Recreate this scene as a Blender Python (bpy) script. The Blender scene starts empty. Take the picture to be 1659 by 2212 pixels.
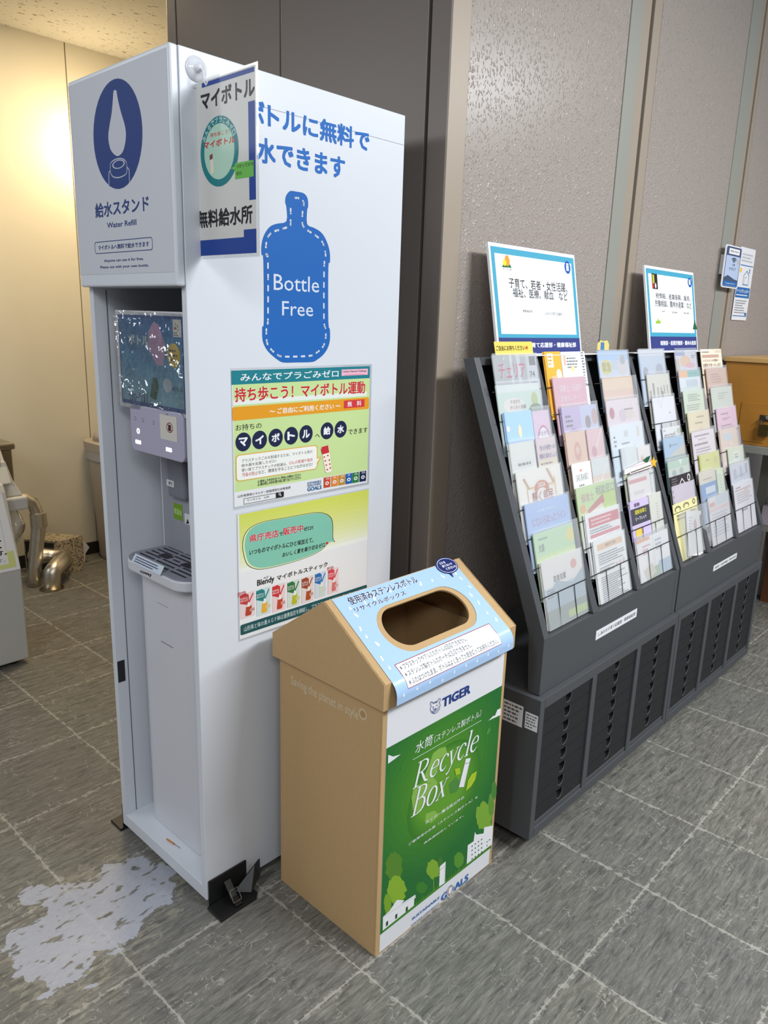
import bpy, bmesh, math, random
from math import radians, sin, cos, pi
from mathutils import Vector, Matrix
random.seed(7)
SC = bpy.context.scene
COL = SC.collection

# ---------------------------------------------------------------- camera
F_PX, CX, CY = 1636.326, 829.5, 1106.0
YAW, PITCH, ROLL = 47.2977, 14.3428, 1.7605
CAM = Vector((0, 0, 1.395))
_y, _p, _r = radians(YAW), radians(PITCH), radians(ROLL)
FWD = Vector((sin(_y)*cos(_p), cos(_y)*cos(_p), -sin(_p)))
_R = Vector((cos(_y), -sin(_y), 0)); _U = _R.cross(FWD)
RIGHT = cos(_r)*_R + sin(_r)*_U
UP = -sin(_r)*_R + cos(_r)*_U
cam = bpy.data.cameras.new('camera'); camo = bpy.data.objects.new('camera', cam); COL.objects.link(camo)
cam.sensor_fit = 'HORIZONTAL'; cam.sensor_width = 36.0; cam.lens = F_PX*36.0/1659.0; cam.clip_start = 0.02
camo.matrix_world = Matrix(((RIGHT.x, UP.x, -FWD.x, CAM.x), (RIGHT.y, UP.y, -FWD.y, CAM.y), (RIGHT.z, UP.z, -FWD.z, CAM.z), (0, 0, 0, 1)))
SC.camera = camo

# ---------------------------------------------------------------- world, lights, exposure
SC.view_settings.view_transform = 'Standard'; SC.view_settings.look = 'None'
SC.view_settings.exposure = 0.0; SC.view_settings.gamma = 1.0; SC.view_settings.use_curve_mapping = False
W = bpy.data.worlds.new('hall_ambient'); SC.world = W; W.use_nodes = True
W.node_tree.nodes['Background'].inputs[0].default_value = (0.86, 0.93, 1.0, 1)
W.node_tree.nodes['Background'].inputs[1].default_value = 0.21

def area(name, loc, target, sx, sy, power, col, spread=pi):
    l = bpy.data.lights.new(name, 'AREA'); l.shape = 'RECTANGLE'; l.size = sx; l.size_y = sy
    l.energy = power; l.color = col; l.spread = spread
    o = bpy.data.objects.new(name, l); COL.objects.link(o); o.location = loc
    o.rotation_euler = (Vector(target)-Vector(loc)).to_track_quat('-Z', 'Y').to_euler()
    return o
COOL = (0.93, 0.97, 1.0); WARM = (1.0, 0.80, 0.50)
area('ceiling_light_main', (2.05, -1.05, 2.75), (2.0, -0.3, 0), 1.3, 0.35, 102, COOL)
area('ceiling_light_left', (-0.8, -1.2, 2.75), (0.0, -0.2, 0.5), 1.3, 0.35, 30, COOL)
area('ceiling_light_right', (3.7, -0.6, 2.75), (3.6, -0.3, 0), 1.3, 0.35, 40, COOL)
area('ceiling_light_side', (-1.6, 0.75, 2.75), (-0.2, 0.95, 0.8), 0.35, 1.3, 30, COOL)
area('ceiling_light_far', (-1.75, 4.3, 2.75), (-0.9, 3.4, 0), 2.0, 1.0, 34, COOL)
l = bpy.data.lights.new('alcove_wall_light', 'POINT'); l.energy = 9; l.color = WARM; l.shadow_soft_size = 0.03
o = bpy.data.objects.new('alcove_wall_light', l); COL.objects.link(o); o.location = (2.06, 3.97, 2.21)
area('alcove_ceiling_light', (1.75, 3.2, 2.66), (1.75, 3.3, 0), 0.5, 0.5, 27, WARM)

# ---------------------------------------------------------------- helpers
def lin(c):
    c /= 255.0
    return c/12.92 if c <= 0.04045 else ((c+0.055)/1.055)**2.4
def rgb(c): return (lin(c[0]), lin(c[1]), lin(c[2]), 1)
_M = {}
def mat(name, col=(200, 200, 200), rough=0.5, metal=0.0, spec=0.5, coat=0.0, bump=None, vary=0.0, vscale=20.0, emit=0.0, stretch=None):
    if name in _M: return _M[name]
    m = bpy.data.materials.new(name); m.use_nodes = True; nt = m.node_tree; b = nt.nodes['Principled BSDF']
    b.inputs['Base Color'].default_value = rgb(col); b.inputs['Roughness'].default_value = rough
    b.inputs['Metallic'].default_value = metal; b.inputs['Specular IOR Level'].default_value = spec
    b.inputs['Coat Weight'].default_value = coat; b.inputs['Coat Roughness'].default_value = 0.08
    if emit:
        b.inputs['Emission Color'].default_value = rgb(col); b.inputs['Emission Strength'].default_value = emit
    if bump or vary:
        tc = nt.nodes.new('ShaderNodeTexCoord'); mp = nt.nodes.new('ShaderNodeMapping')
        nt.links.new(tc.outputs['Object'], mp.inputs[0])
        if stretch: mp.inputs['Scale'].default_value = stretch
    if vary:
        n = nt.nodes.new('ShaderNodeTexNoise'); n.inputs['Scale'].default_value = vscale; n.inputs['Detail'].default_value = 5
        nt.links.new(mp.outputs[0], n.inputs['Vector'])
        mx = nt.nodes.new('ShaderNodeMix'); mx.data_type = 'RGBA'
        c = rgb(col)
        mx.inputs['A'].default_value = tuple(x*(1-vary) for x in c[:3])+(1,)
        mx.inputs['B'].default_value = tuple(min(1, x*(1+vary)) for x in c[:3])+(1,)
        nt.links.new(n.outputs['Fac'], mx.inputs['Factor']); nt.links.new(mx.outputs['Result'], b.inputs['Base Color'])
    if bump:
        n = nt.nodes.new('ShaderNodeTexNoise'); n.inputs['Scale'].default_value = bump[0]; n.inputs['Detail'].default_value = 3
        nt.links.new(mp.outputs[0], n.inputs['Vector'])
        bp = nt.nodes.new('ShaderNodeBump'); bp.inputs['Strength'].default_value = bump[1]; bp.inputs['Distance'].default_value = bump[2]
        nt.links.new(n.outputs['Fac'], bp.inputs['Height']); nt.links.new(bp.outputs[0], b.inputs['Normal'])
    _M[name] = m
    return m
def ink(c, gloss=0.0):
    """a printed flat colour"""
    return mat('ink_%02x%02x%02x_%d' % (c[0], c[1], c[2], int(gloss*10)), c, 0.55, spec=0.25, coat=gloss)
def film(name, glossy=0.10, haze=0.06, rough=0.12, wob=0.0, fres=0.9, wscale=14, wdist=0.02):
    """clear plastic film: mostly see-through, a weak sheen and a little haze"""
    if name in _M: return _M[name]
    m = bpy.data.materials.new(name); m.use_nodes = True; nt = m.node_tree; nt.nodes.clear()
    out = nt.nodes.new('ShaderNodeOutputMaterial'); tr = nt.nodes.new('ShaderNodeBsdfTransparent')
    gl = nt.nodes.new('ShaderNodeBsdfGlossy'); gl.inputs['Roughness'].default_value = rough
    df = nt.nodes.new('ShaderNodeBsdfDiffuse'); df.inputs[0].default_value = (0.8, 0.82, 0.85, 1)
    m1 = nt.nodes.new('ShaderNodeMixShader'); m1.inputs[0].default_value = haze
    m2 = nt.nodes.new('ShaderNodeMixShader')
    fr = nt.nodes.new('ShaderNodeFresnel'); fr.inputs[0].default_value = 1.45
    ad = nt.nodes.new('ShaderNodeMath'); ad.operation = 'MULTIPLY_ADD'; ad.inputs[1].default_value = fres; ad.inputs[2].default_value = glossy*0.3
    nt.links.new(fr.outputs[0], ad.inputs[0]); nt.links.new(ad.outputs[0], m2.inputs[0])
    nt.links.new(tr.outputs[0], m1.inputs[1]); nt.links.new(df.outputs[0], m1.inputs[2])
    nt.links.new(m1.outputs[0], m2.inputs[1]); nt.links.new(gl.outputs[0], m2.inputs[2]); nt.links.new(m2.outputs[0], out.inputs[0])
    if wob:
        tc = nt.nodes.new('ShaderNodeTexCoord'); n = nt.nodes.new('ShaderNodeTexNoise'); n.inputs['Scale'].default_value = wscale; n.inputs['Detail'].default_value = 3
        bp = nt.nodes.new('ShaderNodeBump'); bp.inputs['Strength'].default_value = wob; bp.inputs['Distance'].default_value = wdist
        nt.links.new(tc.outputs['Object'], n.inputs['Vector']); nt.links.new(n.outputs['Fac'], bp.inputs['Height']); nt.links.new(bp.outputs[0], gl.inputs['Normal'])
    _M[name] = m
    return m

class MB:
    """collects shapes of one part and links them as one mesh object"""
    def __init__(s): s.v = []; s.f = []; s.mi = []; s.mats = []
    def m(s, mt):
        if mt not in s.mats: s.mats.append(mt)
        return s.mats.index(mt)
    def add(s, vs, fs, mt):
        b = len(s.v); s.v += [tuple(v) for v in vs]; k = s.m(mt)
        for f in fs: s.f.append(tuple(b+i for i in f)); s.mi.append(k)
        return s
    def box(s, x0, x1, y0, y1, z0, z1, mt):
        vs = [(x0,y0,z0),(x1,y0,z0),(x1,y1,z0),(x0,y1,z0),(x0,y0,z1),(x1,y0,z1),(x1,y1,z1),(x0,y1,z1)]
        return s.add(vs, [(3,2,1,0),(4,5,6,7),(0,1,5,4),(1,2,6,5),(2,3,7,6),(3,0,4,7)], mt)
    def prism(s, pts, ext, mt):
        """polygon (3D points) extruded along a vector"""
        n = len(pts); e = Vector(ext); vs = [Vector(p) for p in pts]+[Vector(p)+e for p in pts]
        fs = [tuple(range(n-1, -1, -1)), tuple(range(n, 2*n))]+[(i, (i+1) % n, n+(i+1) % n, n+i) for i in range(n)]
        return s.add(vs, fs, mt)
    def rprism(s, x0, x1, y0, y1, z0, z1, r, mt, n=6, corners='abcd'):
        """box with rounded vertical edges (corner a=(x0,y0) b=(x1,y0) c=(x1,y1) d=(x0,y1))"""
        pts = []
        for k, (cx, cy, a0) in zip('abcd', [(x0+r, y0+r, 180), (x1-r, y0+r, 270), (x1-r, y1-r, 0), (x0+r, y1-r, 90)]):
            if k in corners:
                for i in range(n+1):
                    a = radians(a0+90*i/n); pts.append((cx+r*cos(a), cy+r*sin(a), z0))
            else: pts.append({'a': (x0,y0,z0), 'b': (x1,y0,z0), 'c': (x1,y1,z0), 'd': (x0,y1,z0)}[k])
        return s.prism(pts, (0, 0, z1-z0), mt)
    def tube(s, path, r, mt, n=8, cap=True):
        P = [Vector(p) for p in path]; rr = r if isinstance(r, (list, tuple)) else [r]*len(P)
        vs = []; fs = []; prev = None
        for i, p in enumerate(P):
            t = ((P[min(i+1, len(P)-1)]-p).normalized()+(p-P[max(i-1, 0)]).normalized())
            t = t.normalized() if t.length > 1e-9 else Vector((0, 0, 1))
            if prev is None:
                a = Vector((0, 0, 1)) if abs(t.z) < 0.9 else Vector((1, 0, 0)); x = t.cross(a).normalized()
            else: x = (prev-t*prev.dot(t)).normalized()
            prev = x; y = t.cross(x)
            for k in range(n):
                a = 2*pi*k/n; vs.append(p+(x*cos(a)+y*sin(a))*rr[i])
        for i in range(len(P)-1):
            for k in range(n):
                fs.append((i*n+k, i*n+(k+1) % n, (i+1)*n+(k+1) % n, (i+1)*n+k))
        if cap: fs += [tuple(range(n-1, -1, -1)), tuple(range((len(P)-1)*n, len(P)*n))]
        return s.add(vs, fs, mt)
    def lathe(s, prof, mt, c=(0, 0), n=24, sx=1.0, sy=1.0, p=2.0):
        """profile of (radius, z); p > 2 squares the ring"""
        vs = []; fs = []
        for r, z in prof:
            for k in range(n):
                a = 2*pi*k/n; ca, sa = cos(a), sin(a)
                q = (abs(ca)**p+abs(sa)**p)**(-1/p)
                vs.append((c[0]+r*q*ca*sx, c[1]+r*q*sa*sy, z))
        for i in range(len(prof)-1):
            for k in range(n): fs.append((i*n+k, i*n+(k+1) % n, (i+1)*n+(k+1) % n, (i+1)*n+k))
        fs += [tuple(range(n-1, -1, -1)), tuple(range((len(prof)-1)*n, len(prof)*n))]
        return s.add(vs, fs, mt)
    def grid(s, fn, nu, nv, mt):
        vs = [fn(i/nu, j/nv) for j in range(nv+1) for i in range(nu+1)]
        fs = [(j*(nu+1)+i, j*(nu+1)+i+1, (j+1)*(nu+1)+i+1, (j+1)*(nu+1)+i) for j in range(nv) for i in range(nu)]
        return s.add(vs, fs, mt)
    def build(s, name, parent=None, bevel=0.0, smooth=False, solid=0.0, loc=None, rot=None):
        me = bpy.data.meshes.new(name); me.from_pydata(s.v, [], s.f)
        for mt in s.mats: me.materials.append(mt)
        for p, k in zip(me.polygons, s.mi): p.material_index = k; p.use_smooth = smooth
        me.update()
        o = bpy.data.objects.new(name, me); COL.objects.link(o)
        if parent: o.parent = parent
        if loc: o.location = loc
        if rot: o.rotation_euler = rot
        if solid:
            md = o.modifiers.new('solid', 'SOLIDIFY'); md.thickness = solid; md.offset = 0
        if bevel:
            md = o.modifiers.new('bevel', 'BEVEL'); md.width = bevel; md.segments = 2; md.limit_method = 'ANGLE'; md.angle_limit = radians(40)
            md.harden_normals = False
        return o
def tag(o, label, cat, group=None, kind=None):
    o['label'] = label; o['category'] = cat
    if group: o['group'] = group
    if kind: o['kind'] = kind
    return o
def thing(name, label, cat, loc=(0, 0, 0), yaw=0.0, group=None):
    o = bpy.data.objects.new(name, None); COL.objects.link(o); o.empty_display_size = 0.1
    o.location = loc; o.rotation_euler = (0, 0, radians(yaw)); return tag(o, label, cat, group)
def struct(o): o['kind'] = 'structure'; return o

class Frame:
    def __init__(s, x, y, yaw=0.0, z=0.0):
        s.M = Matrix.Translation((x, y, z)) @ Matrix.Rotation(radians(yaw), 4, 'Z'); s.I = s.M.inverted()
        s.c = s.I @ CAM
    def ray(s, px, py):
        d = FWD+RIGHT*((px-CX)/F_PX)-UP*((py-CY)/F_PX)
        return s.I.to_3x3() @ d
    def hit(s, px, py, O, n):
        """where the line of sight through a photograph point meets a plane of this frame"""
        d = s.ray(px, py); t = (Vector(O)-s.c).dot(n)/d.dot(n); return s.c+d*t
WORLD = Frame(0, 0)

_T = {}
def glyphs(text, bold=0.0, shear=0.0):
    k = (text, bold, shear)
    if k in _T: return _T[k]
    c = bpy.data.curves.new('t', 'FONT'); c.body = text; c.size = 1; c.resolution_u = 2; c.shear = shear
    o = bpy.data.objects.new('t', c); COL.objects.link(o)
    me = bpy.data.meshes.new_from_object(o.evaluated_get(bpy.context.evaluated_depsgraph_get()))
    vs = [(v.co.x, v.co.y, 0) for v in me.vertices]; fs = [tuple(p.vertices) for p in me.polygons]
    bpy.data.objects.remove(o); bpy.data.curves.remove(c); bpy.data.meshes.remove(me)
    x0 = min(v[0] for v in vs); x1 = max(v[0] for v in vs); y0 = min(v[1] for v in vs); y1 = max(v[1] for v in vs)
    asp = (x1-x0)/(y1-y0)
    if bold > 0.004:      # heavier weight: the same glyphs printed again a little to each side
        d = bold*0.8; n0 = len(vs); v2, f2 = [], []
        sh = [(-d, -d), (d, -d), (d, d), (-d, d)]+([(0, 0)] if d > 0.02 else [])
        for i, (sx, sy) in enumerate(sh):
            v2 += [(x+sx, y+sy, i) for x, y, _ in vs]; f2 += [tuple(j+i*n0 for j in f) for f in fs]
        vs, fs = v2, f2; x0 -= d; x1 += d; y0 -= d; y1 += d
    _T[k] = ([((x-x0)/(x1-x0), (y-y0)/(y1-y0), i) for x, y, i in vs], fs, asp); return _T[k]

def curve(pts, closed=True, n=4):
    """rounded outline through the given points"""
    m = len(pts); out = []
    for i in range(m if closed else m-1):
        q = [Vector(pts[(i+k) % m] if closed else pts[min(max(i+k, 0), m-1)]) for k in (-1, 0, 1, 2)]
        for j in range(n):
            t = j/n; out.append(tuple(0.5*((2*q[1])+(q[2]-q[0])*t+(2*q[0]-5*q[1]+4*q[2]-q[3])*t*t+(3*q[1]-q[0]-3*q[2]+q[3])*t*t*t)))
    if not closed: out.append(tuple(pts[-1]))
    return out
class Art:
    """flat printing on a plane of a frame: each added shape lies a hair above the one before"""
    def __init__(s, fr, O, u, v, lift=0.0004, step=0.000006, gloss=0.0):
        s.fr = fr; s.O = Vector(O); s.u = Vector(u).normalized(); s.v = Vector(v).normalized(); s.n = s.u.cross(s.v)
        s.h = lift; s.step = step; s.mb = MB(); s.zz = (0, 0, 1.0); s.gloss = gloss
    def z(s, x0, y0, k): s.zz = (x0, y0, k); return s
    def P(s, p):
        h = s.fr.hit(s.zz[0]+p[0]*s.zz[2], s.zz[1]+p[1]*s.zz[2], s.O, s.n)-s.O
        return (h.dot(s.u), h.dot(s.v))
    def w(s, uv, h=None): return s.O+s.u*uv[0]+s.v*uv[1]+s.n*(s.h if h is None else h)
    def mt(s, c): return ink(c, s.gloss) if isinstance(c, tuple) else c
    def uvpoly(s, pts, c, same=False):
        if not same: s.h += s.step
        s.mb.add([s.w(p) for p in pts], [tuple(range(len(pts)))], s.mt(c)); return s
    def poly(s, pts, c): return s.uvpoly([s.P(p) for p in pts], c)
    def uvrect(s, a, b, c, same=False):
        return s.uvpoly([(a[0], a[1]), (b[0], a[1]), (b[0], b[1]), (a[0], b[1])], c, same)
    def rect(s, bl, tr, c, same=False): return s.uvrect(s.P(bl), s.P(tr), c, same)
    def rr(s, a, b, r, n=6):
        pts = []
        for cx, cy, a0 in [(a[0]+r, a[1]+r, 180), (b[0]-r, a[1]+r, 270), (b[0]-r, b[1]-r, 0), (a[0]+r, b[1]-r, 90)]:
            for i in range(n+1):
                t = radians(a0+90*i/n); pts.append((cx+r*cos(t), cy+r*sin(t)))
        return pts
    def rrect(s, bl, tr, r, c): return s.uvpoly(s.rr(s.P(bl), s.P(tr), r), c)
    def rline(s, bl, tr, r, wd, c):
        p = s.rr(s.P(bl), s.P(tr), r); return s.uvline(p+[p[0]], wd, c)
    def ell_uv(s, c, rx, ry, col, n=40):
        return s.uvpoly([(c[0]+rx*cos(2*pi*i/n), c[1]+ry*sin(2*pi*i/n)) for i in range(n)], col)
    def ext(s, L, R, T, B):
        l, r, t, b = s.P(L), s.P(R), s.P(T), s.P(B)
        return ((l[0]+r[0])/2, (t[1]+b[1])/2), (r[0]-l[0])/2, (t[1]-b[1])/2
    def ell(s, L, R, T, B, col, k=1.0):
        c, rx, ry = s.ext(L, R, T, B); return s.ell_uv(c, rx*k, ry*k, col)
    def dot(s, c, r, col):
        return s.ell((c[0]-r, c[1]), (c[0]+r, c[1]), (c[0], c[1]-r), (c[0], c[1]+r), col)
    def uvline(s, pts, wd, c):
        s.h += s.step; m = s.mt(c)
        for i in range(len(pts)-1):
            a, b = Vector(pts[i]), Vector(pts[i+1]); d = b-a
            if d.length < 1e-7: continue
            d.normalize(); q = Vector((-d.y, d.x))*wd/2; a = a-d*wd*0.3; b = b+d*wd*0.3
            s.mb.add([s.w(a-q), s.w(b-q), s.w(b+q), s.w(a+q)], [(0, 1, 2, 3)], m)
        return s
    def line(s, pts, wd, c): return s.uvline([s.P(p) for p in pts], wd, c)
    def dash(s, pts, wd, on, off, c):
        pts = [Vector(s.P(p)) for p in pts]; s.h += s.step; h0 = s.h; acc = 0.0; seg = []; draw = True
        for i in range(len(pts)-1):
            a, b = pts[i], pts[i+1]; L = (b-a).length; t = 0.0
            while t < L:
                lim = (on if draw else off)-acc; st = min(lim, L-t)
                if draw: 
                    if not seg: seg = [a+(b-a)*(t/L)]
                    seg.append(a+(b-a)*((t+st)/L))
                t += st; acc += st
                if acc >= (on if draw else off)-1e-9:
                    if draw and seg: s.h = h0-s.step; s.uvline(seg, wd, c); seg = []
                    draw = not draw; acc = 0.0
        s.h = h0; return s
    def uvtext(s, t, a, b, c, bold=0.0, shear=0.0):
        s.h += s.step; vs, fs, _ = glyphs(t, bold, shear)
        s.mb.add([s.w((a[0]+x*(b[0]-a[0]), a[1]+y*(b[1]-a[1])), s.h+i*s.step) for x, y, i in vs], fs, s.mt(c)); s.h += s.step*vs[-1][2]; return s
    def text(s, t, bl, tr, c, bold=0.0, shear=0.0): return s.uvtext(t, s.P(bl), s.P(tr), c, bold, shear)
    def qtext(s, t, bl, br, tl, c, bold=0.0):
        """writing set at a slight angle: lower left, lower right and upper left corner"""
        s.h += s.step; vs, fs, _ = glyphs(t, bold); o, a, b = Vector(s.P(bl)), Vector(s.P(br)), Vector(s.P(tl))
        s.mb.add([s.w(o+(a-o)*x+(b-o)*y, s.h+i*s.step) for x, y, i in vs], fs, s.mt(c)); s.h += s.step*vs[-1][2]; return s
    def arc(s, t, c, r, a0, a1, size, col, ky=1.0, bold=0.02):
        s.h += s.step
        for i, ch in enumerate(t):
            a = radians(a0+(a1-a0)*i/(len(t)-1)); vs, fs, asp = glyphs(ch, bold); asp = min(asp, 1.2)
            up = Vector((cos(a), sin(a))); rt = Vector((sin(a), -cos(a)))
            pts = []
            for x, y, k in vs:
                q = up*(r+(y-0.5)*size)+rt*((x-0.5)*size*asp); pts.append(s.w((c[0]+q.x, c[1]+q.y*ky), s.h+k*s.step))
            s.mb.add(pts, fs, s.mt(col))
        return s
    def ribbon(s, pts, ws, c):
        """pen stroke of changing width through uv points"""
        s.h += s.step; P = [Vector(p) for p in pts]; L, R = [], []
        for i, p in enumerate(P):
            d = (P[min(i+1, len(P)-1)]-P[max(i-1, 0)]).normalized(); q = Vector((-d.y, d.x))*ws[i]/2; L.append(p+q); R.append(p-q)
        n = len(P); s.mb.add([s.w(p) for p in L]+[s.w(p) for p in R], [(i, i+1, n+i+1, n+i) for i in range(n-1)], s.mt(c)); return s
    def build(s, name, parent): return s.mb.build(name, parent)

def print_lines(A, a, b, n, c, frac=0.45, seed=0):
    """rows of small print too fine to read"""
    rd = random.Random(seed); A.h += A.step; dv = (b[1]-a[1])/n
    for i in range(n):
        v = b[1]-(i+0.5)*dv; u = a[0]; end = a[0]+(b[0]-a[0])*rd.uniform(0.6, 1.0)
        while u < end:
            w = rd.uniform(0.25, 0.8)*abs(dv)*1.6; u2 = min(u+w, end)
            A.mb.add([A.w((u, v-dv*frac/2)), A.w((u2, v-dv*frac/2)), A.w((u2, v+dv*frac/2)), A.w((u, v+dv*frac/2))], [(0, 1, 2, 3)], A.mt(c))
            u = u2+abs(dv)*0.25
WHITE = (236, 236, 238); BLACK = (24, 24, 28); NAVY = (20, 44, 100)
PAPER = mat('paper_white', (228, 228, 232), 0.5)
GLOSSPAPER = mat('laminated_paper', (228, 228, 230), 0.35, coat=0.6)
CLEAR = film('clear_film', 0.10, 0.05, 0.08)
SLEEVE = film('sleeve_plastic', 0.16, 0.30, 0.16, wob=0.5)
# ================================================================ the setting
def nodes(m): return m.node_tree.nodes, m.node_tree.links
def floor_material():
    m = bpy.data.materials.new('floor_tiles'); m.use_nodes = True; N, L = nodes(m); b = N['Principled BSDF']
    tc = N.new('ShaderNodeTexCoord')
    sx = N.new('ShaderNodeSeparateXYZ'); L.new(tc.outputs['Object'], sx.inputs[0])
    def math_(op, a, bb=None, c=None, clamp=False):
        n = N.new('ShaderNodeMath'); n.operation = op; n.use_clamp = clamp
        for i, q in enumerate((a, bb, c)):
            if q is None: continue
            if isinstance(q, (int, float)): n.inputs[i].default_value = q
            else: L.new(q, n.inputs[i])
        return n.outputs[0]
    def noise(scale, det=4, sc=(1, 1, 1), dist=0.0, rough=0.55):
        mp = N.new('ShaderNodeMapping'); mp.inputs['Scale'].default_value = sc; L.new(tc.outputs['Object'], mp.inputs[0])
        n = N.new('ShaderNodeTexNoise'); n.inputs['Scale'].default_value = scale; n.inputs['Detail'].default_value = det
        n.inputs['Distortion'].default_value = dist; n.inputs['Roughness'].default_value = rough; L.new(mp.outputs[0], n.inputs['Vector']); return n.outputs['Fac']
    def ramp(x, p0, c0, p1, c1):
        r = N.new('ShaderNodeValToRGB'); r.color_ramp.elements[0].position = p0; r.color_ramp.elements[0].color = c0
        r.color_ramp.elements[1].position = p1; r.color_ramp.elements[1].color = c1; L.new(x, r.inputs[0]); return r.outputs[0]
    def mix(f, a, bb):
        n = N.new('ShaderNodeMix'); n.data_type = 'RGBA'
        for k, q in (('Factor', f), ('A', a), ('B', bb)):
            if isinstance(q, (int, float)): n.inputs[k].default_value = q
            elif isinstance(q, tuple): n.inputs[k].default_value = q
            else: L.new(q, n.inputs[k])
        return n.outputs['Result']
    K = (0, 0, 0, 1); V = (1, 1, 1, 1)
    wob = math_('MULTIPLY', math_('SUBTRACT', noise(9, 4), 0.5), 0.012)
    X = math_('ADD', sx.outputs[0], wob); Y = math_('ADD', sx.outputs[1], wob)
    def grout(c, o, p):
        f = math_('FRACT', math_('DIVIDE', math_('SUBTRACT', c, o), p))
        return math_('MULTIPLY', math_('MINIMUM', f, math_('SUBTRACT', 1.0, f)), p)
    dx = grout(X, 0.648-3.45, 0.345); dy = grout(Y, 0.603-3.4, 0.34)
    d = math_('MINIMUM', dx, dy)
    wid = math_('MULTIPLY_ADD', noise(30, 4), 0.0085, -0.0026)
    g = math_('MULTIPLY', math_('LESS_THAN', d, wid), 0.62)
    # per-tile tone
    ti = N.new('ShaderNodeCombineXYZ')
    L.new(math_('FLOOR', math_('DIVIDE', math_('SUBTRACT', X, 0.648-3.45), 0.345)), ti.inputs[0]); L.new(math_('FLOOR', math_('DIVIDE', math_('SUBTRACT', Y, 0.603-3.4), 0.34)), ti.inputs[1])
    wn = N.new('ShaderNodeTexWhiteNoise'); wn.noise_dimensions = '2D'; L.new(ti.outputs[0], wn.inputs['Vector'])
    base = ramp(noise(13, 10, (1, 7.5, 1), 0.6, 0.76), 0.30, rgb((50, 49, 45)), 0.70, rgb((146, 142, 132)))
    base = mix(math_('MULTIPLY', wn.outputs['Value'], 0.35), base, rgb((84, 85, 86)))
    streak = ramp(noise(30, 8, (1, 9, 1), 0.3, 0.75), 0.54, K, 0.68, V)
    base = mix(math_('MULTIPLY', streak, 0.45), base, rgb((168, 166, 158)))
    dark = ramp(noise(42, 7, (1, 8, 1), 0.4, 0.75), 0.58, K, 0.70, V)
    base = mix(math_('MULTIPLY', dark, 0.75), base, rgb((50, 51, 52)))
    # worn pale flecks: short squiggles in patches
    vo = N.new('ShaderNodeTexVoronoi'); vo.feature = 'DISTANCE_TO_EDGE'; vo.inputs['Scale'].default_value = 24
    mp = N.new('ShaderNodeMapping'); L.new(tc.outputs['Object'], mp.inputs[0])
    nz = N.new('ShaderNodeTexNoise'); nz.inputs['Scale'].default_value = 30; nz.inputs['Detail'].default_value = 5; L.new(tc.outputs['Object'], nz.inputs['Vector'])
    va = N.new('ShaderNodeVectorMath'); va.operation = 'MULTIPLY_ADD'; va.inputs[1].default_value = (0.06, 0.06, 0); L.new(nz.outputs['Color'], va.inputs[0]); L.new(tc.outputs['Object'], va.inputs[2]); L.new(va.outputs[0], vo.inputs['Vector'])
    fl = math_('MULTIPLY', ramp(noise(90, 3), 0.46, K, 0.54, V), math_('MULTIPLY', math_('LESS_THAN', vo.outputs[0], 0.024), ramp(noise(11, 6), 0.50, K, 0.56, V)))
    base = mix(math_('MULTIPLY', fl, 0.42), base, rgb((182, 178, 168)))
    band = math_('LESS_THAN', d, math_('MULTIPLY_ADD', noise(60, 4), 0.05, -0.022))
    base = mix(math_('MULTIPLY', band, 0.4), base, rgb((178, 174, 164)))
    base = mix(g, base, rgb((168, 163, 153)))
    # the big worn, washed-out patch in front of the water stand
    def blob(x, y, rx, ry):
        a = math_('DIVIDE', math_('SUBTRACT', sx.outputs[0], x), rx); c = math_('DIVIDE', math_('SUBTRACT', sx.outputs[1], y), ry)
        return math_('SQRT', math_('ADD', math_('MULTIPLY', a, a), math_('MULTIPLY', c, c)))
    bl = blob(0.545, 1.465, 0.085, 0.125)
    for q in ((0.775, 1.52, 0.092, 0.11), (0.665, 1.495, 0.11, 0.13), (0.585, 1.665, 0.035, 0.035), (0.63, 1.60, 0.05, 0.06)): bl = math_('MINIMUM', bl, blob(*q))
    edge = math_('ADD', bl, math_('MULTIPLY', math_('SUBTRACT', noise(13, 8, (1, 1.5, 1), 0.6, 0.6), 0.5), 1.5))
    st = math_('LESS_THAN', edge, 0.98)
    holes = ramp(noise(24, 5, (1, 2.2, 1), 0.3), 0.57, V, 0.63, K)
    pale = mix(noise(60, 6, (1, 8, 1)), rgb((142, 144, 152)), rgb((184, 186, 198)))
    base = mix(math_('MULTIPLY', math_('MULTIPLY', st, holes), 0.85), base, pale)
    yel = math_('MULTIPLY', math_('LESS_THAN', edge, 1.35), ramp(noise(26, 6, (1, 2.5, 1)), 0.5, K, 0.58, V))
    base = mix(math_('MULTIPLY', math_('MULTIPLY', yel, math_('SUBTRACT', 1.0, st)), 0.45), base, rgb((156, 150, 132)))
    L.new(base, b.inputs['Base Color'])
    b.inputs['Roughness'].default_value = 0.5; b.inputs['Specular IOR Level'].default_value = 0.35
    L.new(ramp(noise(8, 4), 0.3, (0.36,)*3+(1,), 0.7, (0.6,)*3+(1,)), b.inputs['Roughness'])
    bp = N.new('ShaderNodeBump'); bp.inputs['Strength'].default_value = 0.25; bp.inputs['Distance'].default_value = 0.002
    L.new(noise(40, 6, (1, 6, 1)), bp.inputs['Height']); L.new(bp.outputs[0], b.inputs['Normal'])
    return m
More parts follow.
